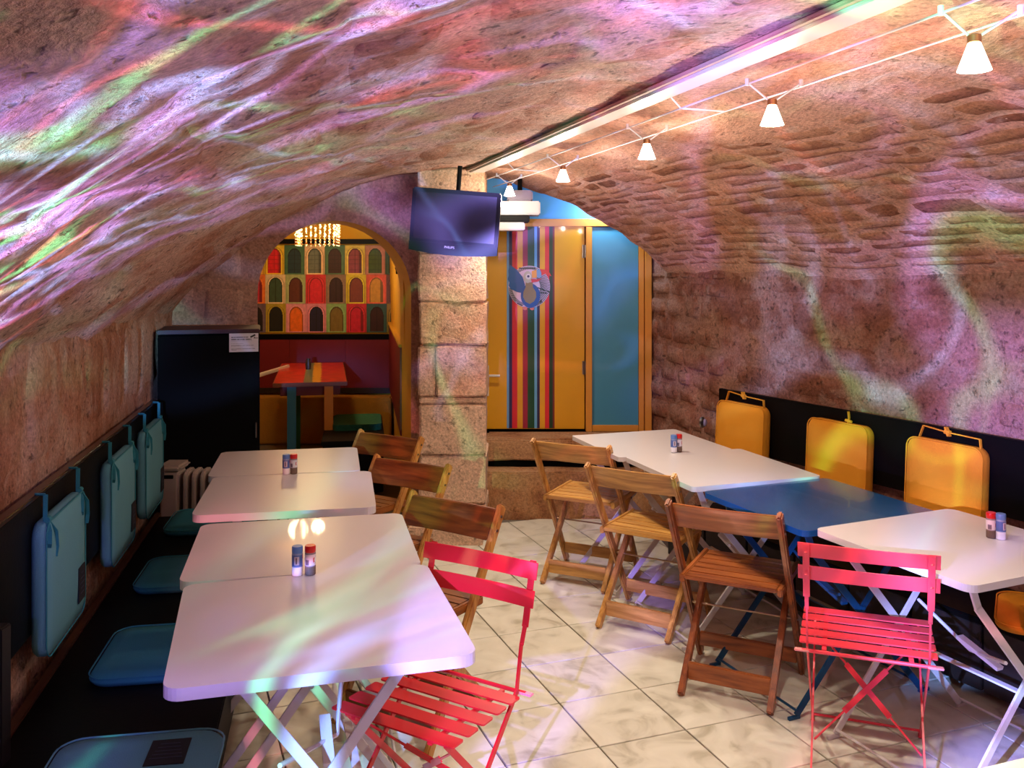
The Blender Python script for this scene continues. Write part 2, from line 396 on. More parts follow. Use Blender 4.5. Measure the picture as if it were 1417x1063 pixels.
Y0, Y1 = -2.6, 6.12
VS0 = surf_of(vault, 1, lambda p: Vector((apex_x(p.y) - p.x, 0, .8 - p.z)))
def VS(a, b, extra=0):
    k = min(1, .15 + abs(b) / .16); p = vault(a, b); return p + (VS0(a, b, extra) - p) * k
bm = B(); grid_mesh(bm, VS, lerp_range(Y0, .2, 24) + lerp_range(.26, Y1, 104), [t for t in lerp_range(-1.03, 1.03, 84) if abs(t) > .001])
bm.faces.ensure_lookup_table()
for f in bm.faces:
    c = f.calc_center_median(); f.material_index = 0 if c.x < apex_x(c.y) else 1
ceiling = structure('ceiling', bm, [M_VL, M_VR], smooth=True)
lay_stones(ceiling, M_VL, VS, courses(.35, 5.75, -.99, -.03, .60, .125, .005, .03, .014))
lay_stones(ceiling, M_VS, VS, courses(1.5, 6.1, .34, .98, .36, .048, .0045, .03, .012, .42))

def wall_curve(fx, off=0):
    return lambda a, z: Vector((fx(a) + off, a, z))
WL = surf_of(wall_curve(xl, -.02), .45, lambda p: Vector((1, 0, 0)))
bm = B(); grid_mesh(bm, WL, lerp_range(Y0, 6.2, 90), lerp_range(0, 1.5, 16)); wall_left = structure('wall_left', bm, M_WL, smooth=True)
lay_stones(wall_left, M_WL, WL, [(a, b, z0, z1, r) for (a, b, z0, z1, r) in
    courses(2.2, 5.6, .93, 1.36, .36, .60, .010, .03, .02, .25) + courses(2.2, 5.4, .20, .90, .34, .24, .009, .03, .02, .25)])
WR = surf_of(wall_curve(xr, .02), .45, lambda p: Vector((-1, 0, 0)))
bm = B(); grid_mesh(bm, WR, lerp_range(Y0, 6.5, 90), lerp_range(0, 1.7, 18)); wall_right = structure('wall_right', bm, M_WR, smooth=True)
lay_stones(wall_right, M_WR, WR, courses(5.35, 6.4, .45, 1.58, .24, .14, .020, .03, .02) + courses(2.9, 5.3, .93, 1.58, .36, .17, .0055, .035, .025) + courses(3.0, 5.3, .42, .9, .36, .18, .006, .035, .025))
bm = B(); box(bm, (5.2, .1, 2.6), (.9, Y0 - .03, 1.2)); structure('wall_front', bm, M_BACK)

# floor: grout bed and tiles laid askew
bm = B(); box(bm, (6.6, 12.2, .06), (-.1, 3.2, -.038)); floor = structure('floor', bm, M_GROUT)
TS = .334; ang = math.atan(.376); U = Vector((-math.sin(ang), math.cos(ang), 0)); V = Vector((math.cos(ang), math.sin(ang), 0)); O = Vector((.488, 3.552, 0))
bm = B(); box(bm, (TS - .006, TS - .006, .010), (0, 0, -.005)); tile0 = obj('tile', bm, M_TILE, floor, bevel=.0015, seg=1)
first = True
for i in range(-14, 20):
    for j in range(-14, 16):
        c = O + U * TS * (i + .5) + V * TS * (j + .5)
        if not (1.35 < c.y < 5.95 and max(-1.25, xl(c.y) + .3) < c.x < xr(c.y) - .0): continue
        o = tile0 if first else tile0.copy()
        if not first: COL.objects.link(o)
        first = False
        o.location = (c.x, c.y, random.uniform(-.0006, .0006)); o.rotation_euler = (random.uniform(-.0012, .0012), random.uniform(-.0012, .0012), ang + random.choice((0, 1, 2, 3)) * PI / 2)

# back wall with the arched opening
bm = B()
AX, AR, AS = -1.10, .475, 1.44          # arch centre, radius, springing height
YB, YT = 5.75, 6.15
op = [(AX - AR, 0)] + [(AX - AR * math.cos(PI * k / 24), AS + .455 * math.sin(PI * k / 24)) for k in range(25)] + [(AX + AR, 0)]
def ring(y, skew=0):
    return [bm.verts.new((x + skew, y, z)) for x, z in op]
fr, bk = ring(YB), ring(YT, -.115)
for k in range(len(op) - 1):
    f = bm.faces.new((fr[k], fr[k + 1], bk[k + 1], bk[k])); f.material_index = 1
def face_side(rg, y):
    outer = []
    for k, (x, z) in enumerate(op):
        if k == 0: ox, oz = -2.5, 0
        elif k == len(op) - 1: ox, oz = -.30, 0
        else:
            f = (k - 1) / (len(op) - 3); ox = -2.5 + 2.2 * f; oz = 2.35 if .06 < f < .94 else 1.44
        outer.append(bm.verts.new((ox, y, oz)))
    for k in range(len(op) - 1): bm.faces.new((rg[k], outer[k], outer[k + 1], rg[k + 1]))
face_side(fr, YB); face_side(bk, YT)
wall_back = structure('wall_back', bm, [M_BACK, M_YWALL])
# roughen the front of the arch with a few big facing stones
WB = surf_of(lambda a, z: Vector((a, YB + .004, z)), .25, lambda p: Vector((0, -1, 0)))
lay_stones(wall_back, M_BACK, WB, [(-2.3, -1.95, 1.30, 1.62, .012), (-1.93, -1.64, 1.28, 1.5, .012), (-1.93, -1.66, 1.52, 1.8, .014), (-.60, -.50, .5, 1.0, .01), (-.60, -.50, 1.03, 1.5, .01), (-2.28, -1.95, .98, 1.28, .01), (-1.93, -1.64, .95, 1.26, .01)])

# the stone pillar beside the arch
pil_core = B(); box(pil_core, (.36, .42, 2.24), (-.353, 5.74, 1.12)); pillar = structure('pillar', pil_core, M_PIL)
def block(name, parent, mat, x0, x1, y0, y1, z0, z1, amp=.012, nsub=5, seed=0):
    bm = B(); r = box(bm, (x1 - x0, y1 - y0, z1 - z0), ((x0 + x1) / 2, (y0 + y1) / 2, (z0 + z1) / 2))
    bmesh.ops.bevel(bm, geom=bm.edges[:], offset=.010, segments=2, affect='EDGES')
    bmesh.ops.subdivide_edges(bm, edges=[e for e in bm.edges if e.calc_length() > .08], cuts=nsub, use_grid_fill=True)
    bm.normal_update()
    for v in bm.verts:
        p = v.co + Vector((seed, seed * 2, 0)); v.co += v.normal * amp * (noise.noise(p * 5) + .6 * noise.noise(p * 13))
    return obj(name, bm, mat, parent, smooth='auto')
ZJ = [0.10, .20, .495, .795, .835, 1.145, 1.40, 1.69, 1.97, 2.2]
for i, (a, b) in enumerate(zip(ZJ, ZJ[1:])):
    if abs(a - .795) < .001:
        block('mortar_band', pillar, M_PIL, -.55, -.155, 5.50, 5.95, a, b, .006, 3, i); continue
    dx = random.uniform(-.008, .008)
    if abs(a - .835) < .001:
        block('stone', pillar, M_PIL, -.555, -.455, 5.50, 5.95, a + .003, b - .003, .01, 3, i); block('stone', pillar, M_PIL, -.45, -.15, 5.49, 5.95, a + .003, b - .003, .012, 4, i + 40)
    else:
        block('stone', pillar, M_PIL, -.552 + dx, -.156 + dx, 5.495, 5.95, a + .003, b - .003, .012, 4, i)
block('base_stone', pillar, M_PIL, -.60, -.17, 5.36, 5.95, -.02, .10, .012, 4, 77)

# door end: stone steps below, painted wall above, frosted pane beside the door
YD = 6.35
bm = B(); box(bm, (1.6, .5, .06), (.4, 6.3, 2.36)); structure('ceiling_recess', bm, M_LBLUE)
bm = B(); box(bm, (1.5, .08, .7), (.4, YD + .1, 2.1)); wall_door = structure('wall_back_door', bm, M_LBLUE)
bm = B(); box(bm, (1.3, .1, 1.9), (.4, YD + .11, .95)); structure('wall_back_core', bm, M_BLACKM)
trim = bpy.data.objects.new('trim_1', None); COL.objects.link(trim); trim['kind'] = 'structure'
block('step_stone', trim, M_STEP, -.18, 1.02, 5.93, 6.32, -.02, .30, .02, 6, 5)
block('step_stone', trim, M_STEP, -.18, 1.05, 6.03, 6.33, .345, .478, .012, 6, 9)
bm = B(); box(bm, (1.2, .26, .05), (.42, 6.2, .32)); obj('slot_shade', bm, M_BLACKM, trim)  # black filler painting the shade inside the slot between the steps
bm = B(); box(bm, (1.15, .25, .02), (.42, 6.2, .475)); obj('ledge', bm, M_STEP, trim)

# ------------------------------------------------------------------ door, emblem, frosted pane
PXM = 1285 / YD
def dx(px): return (px - 708.5) / PXM
def dz(py): return 1.62 - (py - 367) / PXM
cols = {}
def paint(c, name=None):
    if c not in cols: cols[c] = plain('paint_' + c, c, .42, coat=.1, var=.06)
    return cols[c]
door = bpy.data.objects.new('door_1', None); COL.objects.link(door); door['kind'] = 'structure'
door.location = (0, YD, 0)
edges = [(-.23, None)]
stripes = [(701.4, 'c5'), ]
SX = [660 + v / 3.22 for v in (20, 133, 143, 157, 180, 204, 226, 256, 268, 280, 303, 322, 338, 346, 437, 468)]
SCOL = ['dea010', '6aa0d4', '2a1f52', 'd8202f', 'e6a21c', 'a01c3a', '0c4a2c', '6aaede', '241a4e', 'e8a818', 'dc2430', '123a20', '7c1a1a', 'dea010', 'd39a16']
bm = B(); box(bm, (dx(809) + .20, .045, dz(309) - dz(594)), ((dx(809) - .20) / 2, .03, (dz(309) + dz(594)) / 2)); leaf = obj('door_leaf', bm, M_DOORY, door, bevel=.002)
for i, c in enumerate(SCOL[1:13]):
    bm = B(); box(bm, (dx(SX[i + 2]) - dx(SX[i + 1]), .0015, dz(310) - dz(593)), ((dx(SX[i + 1]) + dx(SX[i + 2])) / 2, .0071, (dz(310) + dz(593)) / 2)); obj('stripe', bm, paint(c), leaf)
for hz in (356, 517):
    bm = B(); box(bm, (.022, .012, .09), (dx(808), .004, dz(hz - 8))); tube(bm, [(dx(808), -.004, dz(hz - 8) - .045), (dx(808), -.004, dz(hz - 8) + .045)], .007); obj('hinge', bm, M_STEEL, leaf, bevel=.001)
bm = B(); box(bm, (.028, .006, .21), (dx(673.5), .004, dz(527))); obj('handle_plate', bm, plain('handle_enamel', 'd8d4cc', .35), leaf, bevel=.002)
bm = B(); tube(bm, [(dx(673), .003, dz(519)), (dx(673), -.045, dz(519)), (dx(676), -.05, dz(519)), (dx(692), -.05, dz(519))], .0085, 10); obj('door_handle', bm, plain('handle_enamel', 'd8d4cc', .35), leaf, smooth='auto')
# emblem on the door: a blue bird with a long coloured bill on a round fern-patterned badge
ECX, ECZ, ES = dx(732), dz(398), 1 / 11.81 / PXM * 1.0
def e2(x, y): return ((690 + x / 11.81 - 708.5) / PXM, 1.62 - (350 + y / 11.81 - 367) / PXM)
def flat(name, pts, y, th, colr, parent):
    bm = B(); a = [bm.verts.new((*([e2(*p)[0]]), y - th, e2(*p)[1])) for p in pts]; b = [bm.verts.new((e2(*p)[0], y, e2(*p)[1])) for p in pts]; n = len(pts)
    bm.faces.new(a); bm.faces.new(b[::-1])
    for k in range(n): bm.faces.new((a[k], b[k], b[(k + 1) % n], a[(k + 1) % n]))
    return obj(name, bm, paint(colr), parent)
def oval(cx, cy, rx, ry, n=28): return [(cx + rx * math.cos(2 * PI * k / n), cy + ry * math.sin(2 * PI * k / n)) for k in range(n)]
emb = flat('emblem', oval(500, 555, 342, 345, 40), .006, .004, 'd9c6e4', door); emb['label'] = 'round badge with a blue bird and fern leaves'
bm = B()
def strokes(cx, cy, a0, a1, n, r0, r1, bend=.0):
    for k in range(n):
        a = math.radians(a0 + (a1 - a0) * k / (n - 1)); p = e2(cx + r0 * math.cos(a), cy + r0 * math.sin(a)); q = e2(cx + r1 * math.cos(a + bend), cy + r1 * math.sin(a + bend))
        beam(bm, (p[0], .0010, p[1]), (q[0], .0010, q[1]), .0042, .002, (0, 1, 0))
strokes(500, 555, 195, 300, 26, 285, 335, .12); strokes(500, 555, -50, 40, 20, 180, 338, .25); strokes(500, 555, 45, 80, 12, 285, 335, .12); strokes(500, 555, 105, 170, 18, 280, 338, .12)
for (x0, y0, x1, y1) in ((330, 250, 610, 250), (560, 540, 830, 640), (680, 650, 800, 660), (300, 820, 380, 860)):
    p, q = e2(x0, y0), e2(x1, y1); beam(bm, (p[0], .001, p[1]), (q[0], .001, q[1]), .007, .001, (0, 1, 0))
obj('fern_leaves', bm, paint('18301f'), emb)
flat('wing', [(180, 190), (290, 270), (390, 390), (430, 520), (400, 660), (300, 640), (200, 590), (165, 540), (175, 480), (150, 430), (165, 370), (160, 290)], .0015, .003, '1256a0', emb)
flat('body', oval(520, 700, 158, 200), -.0005, .003, '154f9c', emb)
flat('belly', [(440, 480), (555, 480), (560, 560), (610, 640), (615, 720), (580, 790), (510, 835), (440, 800), (400, 720), (405, 640), (440, 560)], -.0035, .002, '8d7a58', emb)
flat('head', oval(475, 395, 68, 98), -.0035, .0025, 'b9bcb4', emb)
flat('eye_white', oval(487, 388, 46, 46, 18), -.006, .0012, 'd6d9e2', emb); flat('pupil', oval(485, 383, 20, 20, 14), -.0072, .001, '221a66', emb)
flat('bill', [(540, 300), (620, 275), (625, 405), (548, 410)], -.0035, .003, 'e0a04a', emb)
flat('bill', [(620, 275), (670, 262), (700, 330), (700, 405), (625, 405)], -.0035, .003, '6f9fd0', emb)
flat('bill', [(670, 262), (760, 275), (830, 320), (860, 380), (820, 370), (770, 340), (700, 370), (692, 310)], -.0035, .003, 'd8392e', emb)
flat('bill', [(530, 425), (620, 430), (705, 418), (640, 470), (540, 485)], -.0035, .003, 'c8384a', emb)
for fx in (430, 545): flat('foot', [(fx - 30, 880), (fx + 30, 880), (fx + 35, 925), (fx, 940), (fx - 35, 920)], -.001, .002, 'e07a68', emb)
# window: frame and frosted pane
win = bpy.data.objects.new('window_1', None); COL.objects.link(win); win['kind'] = 'structure'; win.location = (0, YD, 0)
def bar(x0, x1, z0, z1, y0=-.01, y1=.06, name='window_frame'):
    bm = B(); box(bm, (x1 - x0, y1 - y0, z1 - z0), ((x0 + x1) / 2, (y0 + y1) / 2, (z0 + z1) / 2)); return obj(name, bm, M_FRAME, win, bevel=.003)
bar(-.2, dx(897), dz(313.5), dz(303)); bar(dx(810.5), dx(819), dz(597), dz(314), -.02); bar(dx(884), dx(891), dz(597), dz(314)); bar(dx(892), dx(901), dz(599), dz(318), -.03); bar(dx(819.5), dx(883.5), dz(597), dz(588.5))
m, nt, b = new_mat('frosted_pane'); b.inputs['Base Color'].default_value = lin('45a3cc') + (1,); b.inputs['Roughness'].default_value = .42; b.inputs['Transmission Weight'].default_value = .25; b.inputs['Coat Weight'].default_value = .4; b.inputs['Coat Roughness'].default_value = .35
bm = B(); box(bm, (dx(883.5) - dx(819.5), .012, dz(314.5) - dz(589)), ((dx(819.5) + dx(883.5)) / 2, .02, (dz(314.5) + dz(589)) / 2)); obj('pane', bm, m, win)

# ------------------------------------------------------------------ the far room through the arch
def quad_wall(name, p, q, z0, z1, mat, th=.06, lean=0):
    bm = B(); p, q = Vector(p), Vector(q); d = (q - p).normalized(); n = Vector((-d.y, d.x)) * th
    vs = []
    for z in (z0, z1):
        s = Vector((0, 0, 0)) if z == z0 else Vector((lean, 0, 0))
        for a in (p, q, q + n, p + n): vs.append(bm.verts.new((a.x + s.x, a.y, z)))
    for f in ((0, 1, 2, 3), (7, 6, 5, 4), (0, 4, 5, 1), (1, 5, 6, 2), (2, 6, 7, 3), (3, 7, 4, 0)): bm.faces.new([vs[i] for i in f])
    return structure(name, bm, mat)
quad_wall('wall_far_back', (-3.2, 8.66), (-.4, 8.66), 0, 2.3, M_YWALL)
quad_wall('wall_far_right', (-1.11, 8.70), (-.668, 5.98), 0, 2.2, M_YWALL, .08, -.05)
quad_wall('wall_far_left', (-3.2, 6.1), (-3.2, 8.7), 0, 2.2, M_YWALL)
bm = B(); box(bm, (2.9, 2.6, .06), (-1.9, 7.43, 2.14)); structure('ceiling_far', bm, M_YWALL)
# mural: three rows of painted arched doors
wall_c = [['d9a02c', 'e8c22e', '3f6a4a', 'e8c79a', '49724e', 'd8c44a', 'b07a5c', '355c3c'],
          ['e87a30', 'd9c6a0', '9fb27c', 'cf3038', '8a7462', 'd6c81e', 'd96038', '6e4c3a'],
          ['6a5a6a', 'b09c2c', 'd890a0', 'd88ba6', '86b474', 'cc2c3a', '2c5a5a', '8a7a2a']]
door_c = [['e02030', 'd81828', '16343c', '6a7466', '3a1c14', '8e3c3c', '3c5a16', '12301c'],
          ['c83048', '38523a', '5e2c1c', 'd82038', '341c22', '7e3c22', 'cf9c2a', '181410'],
          ['141018', '10140e', 'e87018', '1c1838', '7a6a30', 'c8163a', '361214', '14401c']]
def mural_col(u, v):
    r = 2 - min(2, int(v * 3)); c0 = u * 8 + (.06, 0, -.02)[r]; c = max(0, min(7, int(c0))); fu = c0 - c; fv = v * 3 - int(v * 3) if v < 1 else 1
    n = noise.noise(Vector((u * 60, v * 25, 1))) * .18 + noise.noise(Vector((u * 150, v * 70, 5))) * .12
    wc = lin(wall_c[r][c]); dc = lin(door_c[r][c])
    x = (fu - .5); 
    def in_arch(hw, base, spring):
        if fv < base or abs(x) > hw: return False
        if fv <= spring: return True
        return (x / hw) ** 2 + ((fv - spring) / .31) ** 2 < 1
    k = 1 + n
    if in_arch(.335, .03, .58):
        sh = .35 if (x > .20 and (c + r) % 2) or (not in_arch(.30, .0, .53)) else 1
        if (c * 3 + r) % 3 == 0 and (abs((fv * 14) % 1 - .5) > .42 or abs((fu * 12) % 1 - .5) > .44): sh *= .6
        if (c + r) % 3 == 2 and (abs(x) < .02): sh *= .4
        return tuple(q * k * sh for q in dc)
    if in_arch(.395, .0, .60): return tuple(min(1, q * 1.25 * k) for q in wc)
    if (c + 2 * r) % 2 and in_arch(.44, 0, .62): return tuple(q * .55 * k for q in wc)
    if fv > .96 or fu < .02 or fu > .98: k *= .7
    return tuple(q * k for q in wc)
MX0, MX1, MZ0, MZ1 = -2.483, -.981, .994, 1.808
mural = print_mesh('mural', 328, 144, lambda u, v: (MX0 + (MX1 - MX0) * u, 8.645, MZ0 + (MZ1 - MZ0) * v), mural_col, printed('mural_print'))
tag(mural, 'wall mural of three rows of colourful arched doors in the yellow far room', 'mural')
bm = B(); box(bm, (2.6, .03, .045), (-1.8, 8.625, 1.84)); structure('trim_2', bm, M_BLACK)
bm = B(); box(bm, (2.6, .05, .05), (-1.8, 8.62, .955)); structure('trim_3', bm, M_BLACK)
dado = thing('dado_panel', 'dark red boarded dado under the mural of arched doors', 'panelling', (-1.8, 8.60, 0))
for k in range(5): bm = B(); box(bm, (.518, .02, .46), (-1.04 + .52 * k, 0, .70)); obj('panel', bm, M_MAROON, dado, bevel=.002)
bm = B(); box(bm, (2.6, .04, .05), (0, 0, .46)); obj('rail', bm, M_DARKW, dado)
side = thing('side_dado', 'dark red board along the right wall inside the arch', 'panelling', (-.915, 7.30, 0), math.atan2(.442, 2.72))
bm = B(); box(bm, (.03, 2.45, .58), (0, 0, .79)); obj('board', bm, M_MAROON, side, bevel=.003)
bm = B(); box(bm, (.05, 2.45, .02), (0, 0, 1.09)); obj('ledge', bm, plain('ledge_yellow', 'c9992c', .6), side, bevel=.003)
seatf = thing('far_bench', 'low black bench under the dark red board inside the arch', 'bench', (-1.20, 7.05, 0), .16)
bm = B(); box(bm, (.42, 1.1, .34), (0, 0, .19)); obj('base', bm, M_BLACK, seatf, bevel=.005)
bm = B(); box(bm, (.44, 1.12, .03), (0, 0, .375)); obj('seat', bm, M_BLACK, seatf, bevel=.004)
bm = B(); prism(bm, rounded(.36, .5, .05), 0, .045); o = obj('bench_cushion', bm, plain('green_cloth', '1f6a52', .9, bump=.6, bscale=90, var=.3, scale=40), None, bevel=.014); o.location = (-1.19, 7.15, .39); o.rotation_euler = (0, 0, .16)
tag(o, 'mottled green cushion on the black bench inside the arch', 'cushion')
bm = B(); box(bm, (1.5, .2, .42), (-1.85, 8.50, .21)); o = obj('wall_bench', bm, plain('ochre_plaster', 'a67c28', .85, var=.3, scale=5, bump=.4), None, bevel=.01); tag(o, 'ochre plastered bench along the wall below the mural', 'bench')
# painted table
pt = thing('painted_table', 'red painted table with a green and yellow stripe inside the arch', 'table', (-1.635, 7.57, 0), .2)
def top_col(u, v):
    d = u - .53 + .015 * noise.noise(Vector((v * 40, 3, 0)))
    if .0 < d < .12: return lin('e2a41e')
    if -.12 < d <= .0: return lin('6e7a52')
    k = 1 + .3 * noise.noise(Vector((u * 8, v * 14, 2))); return tuple(c * k for c in lin('c02a1c'))
bm = B(); box(bm, (.54, 1.42, .03), (0, 0, .735)); tp = obj('tabletop', bm, plain('table_edge', '7c4a2a', .5), pt, bevel=.004)
print_mesh('painted_surface', 60, 90, lambda u, v: (-.265 + .53 * u, -.705 + 1.41 * v, .7508), top_col, printed('table_paint', .3, .2), tp)
for sy in (-1, 1):
    bm = B(); box(bm, (.44, .02, .075), (0, sy * .62, .682)); obj('apron', bm, M_MAROON, pt, bevel=.002)
for sx in (-1, 1):
    bm = B(); box(bm, (.02, 1.24, .075), (sx * .21, 0, .682)); obj('apron', bm, M_MAROON, pt, bevel=.002)
for sx, sy, c in ((-1, -1, '1f7088'), (1, -1, 'd08a1c'), (-1, 1, '2a7a3a'), (1, 1, 'a02a2a')):
    bm = B(); box(bm, (.065, .065, .72), (sx * .135, sy * .64 + .02 * sy, .36)); obj('leg', bm, paint(c), pt, bevel=.004)
bm = B(); lathe(bm, [(.022, 0), (.024, .02), (.024, .06), (.018, .075), (.018, .09)], 14); o = obj('spice_jar', bm, plain('dark_jar', '3a3026', .3), None, smooth='auto'); o.location = (-1.70, 7.75, .7515); tag(o, 'small dark jar on the red painted table', 'jar')
st = thing('wall_pole', 'white pole leaning level beside the red painted table', 'pole', (-2.16, 7.35, .74), 0)
bm = B(); beam(bm, (.26, .55, .02), (.0, -.55, -.02), .02, .03); obj('shaft', bm, M_WMETAL, st, bevel=.004)
bm = B(); beam(bm, (.0, -.55, -.04), (.0, -.55, -.735), .03, .03, (0, 1, 0)); obj('support', bm, M_BLACK, st)
# wrought ornament on the yellow reveal
orn = thing('wall_ornament', 'small black iron ornament on the yellow wall inside the arch', 'ornament', (-.80, 6.45, 1.72), .16)
bm = B()
for k in range(7): lathe(bm, [(.004, -.02), (.022 - .001 * k, 0), (.004, .02)], 8, (0, .02 * math.sin(k * 1.7), .09 - .035 * k))
tube(bm, [(0, 0, .11), (0, .02, .03), (0, -.02, -.06), (0, 0, -.16)], .008); obj('scroll', bm, plain('iron', '1a1512', .35, metal=.7), orn, smooth='auto')
# chandelier of beads
ch = thing('chandelier', 'square beaded chandelier glowing gold inside the arch', 'chandelier', (-1.473, 7.05, 0), .1)
bm = B()
for s in (-1, 1): beam(bm, (-.15, s * .15, 1.99), (.15, s * .15, 1.99), .012, .012); beam(bm, (s * .15, -.15, 1.99), (s * .15, .15, 1.99), .012, .012)
tube(bm, [(0, 0, 2.0), (0, 0, 2.11)], .006); beam(bm, (-.15, 0, 1.99), (.15, 0, 1.99), .01, .01); obj('frame', bm, M_BRASS, ch)
m_bead = emit('lit_bead', (1, .78, .38), 2.2); m_bead2 = plain('amber_bead', 'c8781c', .15); m_bead3 = plain('crystal_bead', 'e8d8b0', .1)
bi = 0
for side_k in range(4):
    for k in range(9):
        f = -.14 + .035 * k; x, y = ((f, -.15), (f, .15), (-.15, f), (.15, f))[side_k]
        bm = B(); tube(bm, [(x, y, 1.985), (x, y, 1.765)], .0012, 4)
        for q in range(10):
            z = 1.975 - q * .0215 - .003 * (k % 2); rr = .0075 if q % 3 else .0095
            r0 = len(bm.faces); lathe(bm, [(.001, -rr), (rr, 0), (.001, rr)], 6, (x, y, z)); bm.faces.ensure_lookup_table()
            mi = (0, 0, 1, 2, 0)[(q * 3 + k * 2 + side_k) % 5] if q < 7 else (1, 2, 1)[(q + k) % 3]
            for fc in bm.faces[r0:]: fc.material_index = mi
        obj('bead_strand', bm, [m_bead, m_bead2, m_bead3], ch)

# ------------------------------------------------------------------ fridge corner
fr_ = thing('fridge', 'tall black fridge in the back left corner beside the arch', 'fridge', (-1.725, 5.32, 0), math.atan(.27))
bm = B(); box(bm, (.54, .36, 1.23), (0, .02, .625)); obj('body', bm, M_BLACKM, fr_, bevel=.008)
bm = B(); box(bm, (.545, .40, .022), (0, 0, 1.252)); obj('top', bm, plain('fridge_top', '3a0c12', .5), fr_, bevel=.005)
bm = B(); box(bm, (.535, .04, 1.16), (0, -.182, .65)); dr = obj('door', bm, M_BLACKM, fr_, bevel=.008)
bm = B(); tube(bm, [(.25, -.202, .66), (.25, -.222, .66), (.25, -.222, .74), (.25, -.202, .74)], .005); obj('handle', bm, M_STEEL, dr)
for sx in (-1, 1):
    bm = B(); lathe(bm, [(.02, 0), (.02, .02)], 10, (sx * .2, -.12, 0)); obj('foot', bm, M_BLACKM, fr_)
def notice_col(u, v):
    n = noise.noise(Vector((u * 90, round(v * 16) * 3.1, 0)))
    base = lin('d4d0da')
    def line(v0, h, u1, dark):
        return abs(v - v0) < h and .05 < u < u1 and n > -.25
    if line(.80, .018, .66, 1): return lin('50505e')
    if line(.68, .026, .78, 1): return lin('16161c')
    for v0, u1 in ((.60, .8), (.45, .5), (.34, .86), (.28, .22), (.16, .9), (.09, .25)):
        if line(v0, .012, u1, .5): return lin('8a8690')
    x, y = u - .82, (v - .86) * .7
    a = math.radians(28); p, q = x * math.cos(a) + y * math.sin(a), -x * math.sin(a) + y * math.cos(a)
    if abs(p) < .10 and abs(q) < .032: return lin('101014')
    if abs(u - .92) < .08 and abs(v - .74) < .02: return lin('101014')
    if abs(u - .885) < .012 and .73 < v < .82: return lin('101014')
    return base
bm = B(); box(bm, (.156, .002, .103), (0, 0, 0)); no = obj('notice', bm, plain('paper', 'd8d6dc', .6)); no.location = (-1.4925, 5.168, 1.189); no.rotation_euler = (0, 0, math.atan(.27)); tag(no, 'small white notice with a camera picture stuck on the black fridge', 'sign')
print_mesh('printed_face', 80, 60, lambda u, v: (-.076 + .152 * u, -.0013, -.05 + .1 * v), notice_col, printed('notice_print'), no)
# oil radiator before the fridge
ra = thing('radiator', 'pale finned oil radiator standing in the dark before the fridge', 'radiator', (-1.715, 4.985, 0), 0)
m_rad = plain('radiator_enamel', 'b9a596', .45)
bm = B(); box(bm, (.10, .15, .42), (-.10, 0, .31)); box(bm, (.125, .17, .03), (-.10, 0, .545)); obj('control_box', bm, m_rad, ra, bevel=.012)
bm = B(); box(bm, (.05, .004, .02), (-.10, -.077, .50)); obj('switch', bm, M_BLACK, ra, bevel=.002)
for k in range(5):
    bm = B(); prism(bm, rounded(.44, .15, .05, 4), -.012, .012); bmesh.ops.rotate(bm, verts=bm.verts, matrix=Matrix.Rotation(PI / 2, 3, 'Y')); bmesh.ops.translate(bm, verts=bm.verts, vec=(-.015 + .045 * k, 0, .31)); obj('fin', bm, m_rad, ra, bevel=.006)
for x in (-.10, .14):
    bm = B(); box(bm, (.03, .2, .03), (x, 0, .075)); lathe(bm, [(.03, -.012), (.03, .012)], 12, (x, 0, .03)); obj('foot', bm, M_BLACK, ra)

# ------------------------------------------------------------------ television and projector
tv = thing('television', 'small black flat television hanging askew in front of the stone pillar', 'television', (0, 0, 0))
tv.location = (-.320, 5.20, 1.868); tv.rotation_euler = (math.radians(4), math.radians(4.6), math.radians(-3))
bm = B(); box(bm, (.50, .045, .345), (0, .02, 0)); tb = obj('casing', bm, plain('tv_plastic', '040304', .3, spec=.3), tv, bevel=.008)
m_scr = plain('tv_screen', '140a09', .22, var=.02, spec=.5)
bm = B(); box(bm, (.455, .004, .262), (0, -.0035, .018)); obj('screen', bm, m_scr, tv)
bm = B()
for k in range(13):
    f0 = -.25 + .5 * k / 13; f1 = -.25 + .5 * (k + 1) / 13
    z = lambda f: -.178 - .018 * (1 - (f / .25) ** 2)
    vs = [bm.verts.new(p) for p in ((f0, -.004, -.13), (f1, -.004, -.13), (f1, -.004, z(f1)), (f0, -.004, z(f0)), (f0, .03, -.13), (f1, .03, -.13), (f1, .03, z(f1)), (f0, .03, z(f0)))]
    for q in ((0, 1, 2, 3), (7, 6, 5, 4), (3, 2, 6, 7), (0, 4, 5, 1)): bm.faces.new([vs[i] for i in q])
bmesh.ops.remove_doubles(bm, verts=bm.verts, dist=1e-5); obj('lower_bezel', bm, plain('tv_plastic', '040304', .3, spec=.3), tv)
cu = bpy.data.curves.new('logo', 'FONT'); cu.body = 'PHILIPS'; cu.size = .018; cu.align_x = 'CENTER'; cu.align_y = 'CENTER'; cu.extrude = .0006
cu.materials.append(plain('silver_print', 'e0dede', .3, metal=.2)); lo = bpy.data.objects.new('logo', cu); COL.objects.link(lo); me_ = bpy.data.meshes.new_from_object(lo); bpy.data.objects.remove(lo); lo = bpy.data.objects.new('logo', me_); COL.objects.link(lo); lo.parent = tv; lo.location = (-.02, -.0055, -.151); lo.rotation_euler = (PI / 2, 0, 0)
bm = B(); tube(bm, [(.0, .05, .0), (.0, .06, .20), (.0, .06, .31)], .013, 10); box(bm, (.12, .03, .12), (0, .05, 0)); obj('ceiling_bracket', bm, M_BLACK, tv)
pj = thing('projector', 'pale grey projector on a bracket right of the television', 'projector', (.03, 5.86, 1.98))
bm = B(); box(bm, (.29, .22, .085), (0, 0, -.005)); obj('casing', bm, plain('projector_grey', 'c4bfc2', .4), pj, bevel=.008)
